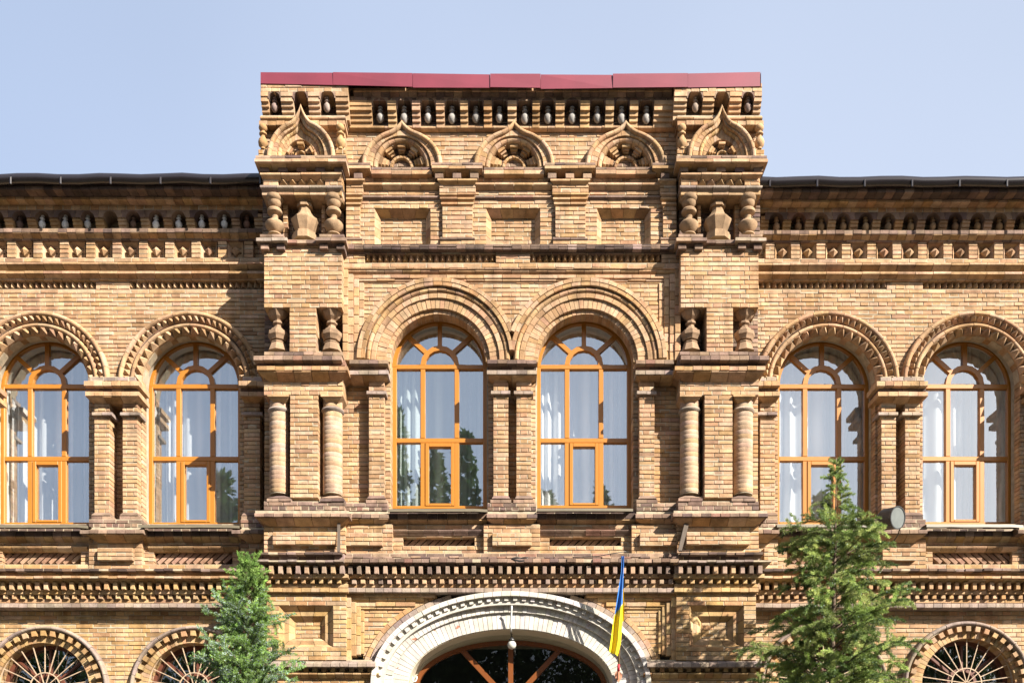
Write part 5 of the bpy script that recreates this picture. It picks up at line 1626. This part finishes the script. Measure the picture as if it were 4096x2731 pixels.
plank(((2741, 2096), (2715, 2202)), .685, .77, .030, 'narrow weathered lath behind the tilted plank at the right pier')

# --- loose cables on the ledge
def cable(name, pts, label, r=.006):
    mb = MB(); tube(mb, [at(u, v, p) for u, v, p in pts], r, 6)
    tag(mb.build(name, M_BLACK, None, True), label, 'cable')
cable('cable', [(2290, 2228, .70), (2330, 2226, .70), (2390, 2224, .71), (2440, 2214, .71), (2500, 2205, .70), (2515, 2207, .66)], 'black cable lying along the broken ledge towards the flag top')
coil = []
for i in range(60):
    a = i * .42
    coil.append((2080 + 34 * cos(a) * (1 - .003 * i), 2236 + 7 * sin(a * 1.3) + 2 * sin(i), .70 + .02 * sin(a * .7)))
cable('cable_coil', coil, 'small tangle of cable on the ledge above the entrance arch', .006)

# =================================================================== TREES
def leafquad(mb, base, d, L, w, c, up):
    s = d.cross(up)
    if s.length < 1e-3: s = Vector((1, 0, 0))
    s.normalize(); tip = base + d * L; mid = base + d * (L * .45)
    o = len(mb.v)
    mb.v += [tuple(base), tuple(mid + s * w), tuple(tip), tuple(mid - s * w)]
    mb.f.append((o, o + 1, o + 2, o + 3)); mb.c += [c] * 4

def juniper(u, vtip, p, label, seed, prof, rise, droop, nbr, dens, palette, pale, leafL, lean=0.0):
    r = random.Random(seed)
    tip = Vector(at(u, vtip, p)); base = Vector((tip.x - lean, tip.y, 0)); Ht = tip.z
    T = empty('juniper_tree', base); tag(T, label, 'tree', 'junipers in front of the facade')
    def axis(z): 
        t = z / Ht; return base.lerp(Vector((tip.x, tip.y, 0)), t) + Vector((.02 * sin(5 * t + seed), .02 * cos(4 * t), z))
    mb = MB(); n = 14
    tube(mb, [axis(Ht * i / n) - Vector(base) for i in range(n + 1)], [max(.006, .075 * (1 - i / n) ** .9) for i in range(n + 1)], 8)
    mb.build('trunk', M_BARK, T, True)
    br = MB(); lf = MB()
    def plume(pts, w, nper, cb, g, z):
        """feathery spray along a polyline"""
        m = len(pts) - 1
        L = sum((pts[i + 1] - pts[i]).length for i in range(m))
        for e in range(max(4, int(L * nper))):
            t = (e + r.random()) / max(4, int(L * nper)); x = min(.999, t) * m; i = int(x)
            q = pts[i].lerp(pts[i + 1], x - i); bd = (pts[i + 1] - pts[i]).normalized()
            side = Vector((r.gauss(0, 1), r.gauss(0, 1), r.gauss(.05, .7))).normalized()
            d = (bd * 1.1 + side * .8).normalized()
            ww = w * (1 - .75 * t) * r.uniform(.5, 1.1) * min(1.0, .35 + .9 * (Ht - z))
            pl_ = pale(z, Ht, q - base, r) * .7
            for h in range(3):
                q2 = q + d * ww * (h * .36)
                d2 = (d + Vector((r.gauss(0, .42), r.gauss(0, .42), r.gauss(0, .42)))).normalized()
                gg = g * r.uniform(.8, 1.25) * (.85 + .35 * t)
                if r.random() < pl_: c = (.22 * gg, .28 * gg, .26 * gg); ll, wd = leafL * .4, .011
                else: c = (cb[0] * gg, cb[1] * gg, cb[2] * gg); ll, wd = leafL * r.uniform(.6, 1.2), leafL * .085
                leafquad(lf, q2 - base, d2, ll, wd, c, Vector((r.uniform(-1, 1), -1, r.uniform(-.5, 1))))
    for bi in range(nbr):
        f = (bi + r.random()) / nbr
        z = Ht * (.20 + .79 * f ** .8)
        d = Ht - z
        if d < .72 and seed == 9 and bi % 5 < 2: continue
        Lmax = prof[-1][1]
        for (d0, w0), (d1, w1) in zip(prof[:-1], prof[1:]):
            if d0 <= d <= d1: Lmax = w0 + (w1 - w0) * (d - d0) / (d1 - d0)
        Lb = Lmax * (r.uniform(.5, 1.0) if r.random() < .75 else r.uniform(1.0, 1.35)) + .04
        az = bi * 2.39996 + r.uniform(-.5, .5)
        el = rise * r.uniform(.5, 1.4) + .5 * max(0, 1 - d / .7)
        dv = Vector((cos(az) * cos(el), sin(az) * cos(el), sin(el))); P0 = axis(max(.3, z - .2 * Lb)); pts = [P0]; m = 7
        for q in range(m):
            dv = (dv + Vector((r.uniform(-.14, .14), r.uniform(-.14, .14), droop * (q / m - .2) + r.uniform(-.06, .1)))).normalized()
            pts.append(pts[-1] + dv * Lb / m)
        tube(br, [q - base for q in pts], [max(.002, .012 * Lb * (1 - q / (m + .5))) for q in range(m + 1)], 4)
        seen = 1.0 if z > 1.5 else .25
        g = r.uniform(.6, 1.3); cb = palette[r.randrange(len(palette))]
        plume(pts[2:], dens[0], dens[1] * seen, cb, g, z)
        for sb in range(max(2, int(dens[2] * Lb * seen))):
            x = r.uniform(.25, .97) * m; i = int(x)
            q = pts[i].lerp(pts[i + 1], x - i); bd = (pts[i + 1] - pts[i]).normalized()
            side = Vector((r.gauss(0, 1), r.gauss(0, 1), r.gauss(0, .55))).normalized()
            sd = (bd * .9 + side).normalized(); sl = min(r.uniform(.5, 1.0) * dens[3] * (1.15 - .5 * x / m), .05 + .55 * Lb)
            sp = [q]
            for h in range(4):
                sd = (sd + Vector((r.uniform(-.15, .15), r.uniform(-.15, .15), droop * .5 * (h / 3) + r.uniform(-.08, .08)))).normalized()
                sp.append(sp[-1] + sd * sl / 4)
            plume(sp, dens[0] * .8, dens[1], palette[r.randrange(len(palette))], g * r.uniform(.85, 1.2), z)
    br.build('branches', M_BARK, T)
    lf.build('crown', M_LEAF, T)

GR1 = [(.13, .23, .05), (.16, .27, .055), (.19, .29, .075), (.085, .15, .035), (.14, .22, .06)]
GR2 = [(.13, .19, .045), (.17, .24, .055), (.22, .28, .075), (.07, .11, .028), (.25, .29, .085)]
def pale1(z, Ht, q, r):
    d = Ht - z
    n = noise.noise(Vector((q.x * 2.6, q.y * 2.6, q.z * 2.6 + 3)))
    return .42 if d > .42 and n > -.02 else (.1 if d > .42 else .0)
juniper(985, 2238, 2.0, 'bushy bright green juniper with bluish-white flecks left of the entrance', 4,
        [(0, .03), (.12, .12), (.3, .24), (.5, .30), (.7, .42), (.85, .46), (1.0, .40), (1.2, .55), (1.5, .72), (1.8, .70), (2.4, .8), (5, .55)], .55, -.12, 260, (.085, 330, 14, .25), GR1, pale1, .030)
juniper(3338, 1832, 1.9, 'tall loose juniper with hanging feathery branches before the right wing', 9,
        [(0, .02), (.25, .09), (.5, .15), (.72, .17), (.82, .54), (1.1, .60), (1.3, .56), (1.5, .48), (1.7, .52), (2.0, .92), (2.3, .85), (2.6, 1.05), (3.2, 1.05), (6, .7)], .30, -.42, 240, (.10, 420, 11, .34), GR2,
        lambda z, Ht, q, r: .02, .031, .06)

# far trees across the square, seen only mirrored in the glass
mb = MB(); r = random.Random(77)
crowns = []
xx = -32
while xx < 34:
    hh = 13.6 + 1.0 * sin(xx * .9) + r.uniform(-1.2, 1)
    crowns.append((xx, -23 - r.uniform(0, 3), hh, r.uniform(2.2, 3.0))); xx += r.uniform(1.6, 2.6)
crowns += [(-4.7, -24, 18.2, 1.7), (-3.2, -24.5, 16.6, 2.2), (-1.9, -24, 17.3, 1.6), (-11.6, -24, 15.8, 1.6), (12.4, -24, 15.2, 2.0), (3.6, -24, 15.4, 2.2), (-.6, -24.6, 15.6, 1.8)]
for (cx, cy, hh, w) in crowns:
    for i in range(3000):
        t = r.random(); z = hh * (.06 + .94 * t)
        rad = w * (1 - t ** 2.2) * sqrt(r.random()) + .15
        a = r.uniform(0, 2 * pi)
        b0 = Vector((cx + rad * cos(a), cy + rad * sin(a), z))
        d = Vector((r.gauss(0, 1), r.gauss(0, 1), r.gauss(.4, 1))).normalized()
        g = r.uniform(.5, 1.2)
        leafquad(mb, b0, d, r.uniform(.2, .42), r.uniform(.05, .09), (.05 * g, .09 * g, .028 * g), Vector((0, -1, .2)))
o = mb.build('far_trees', M_LEAF, None)
tag(o, 'dark row of trees across the square mirrored in the window glass', 'trees', kind='stuff')

# ground
mb = MB(); g = 400
mb.add([(-g, -g, 0), (g, -g, 0), (g, g, 0), (-g, g, 0)], [(0, 1, 2, 3)])
tag(mb.build('ground', M_GROUND), kind='structure')
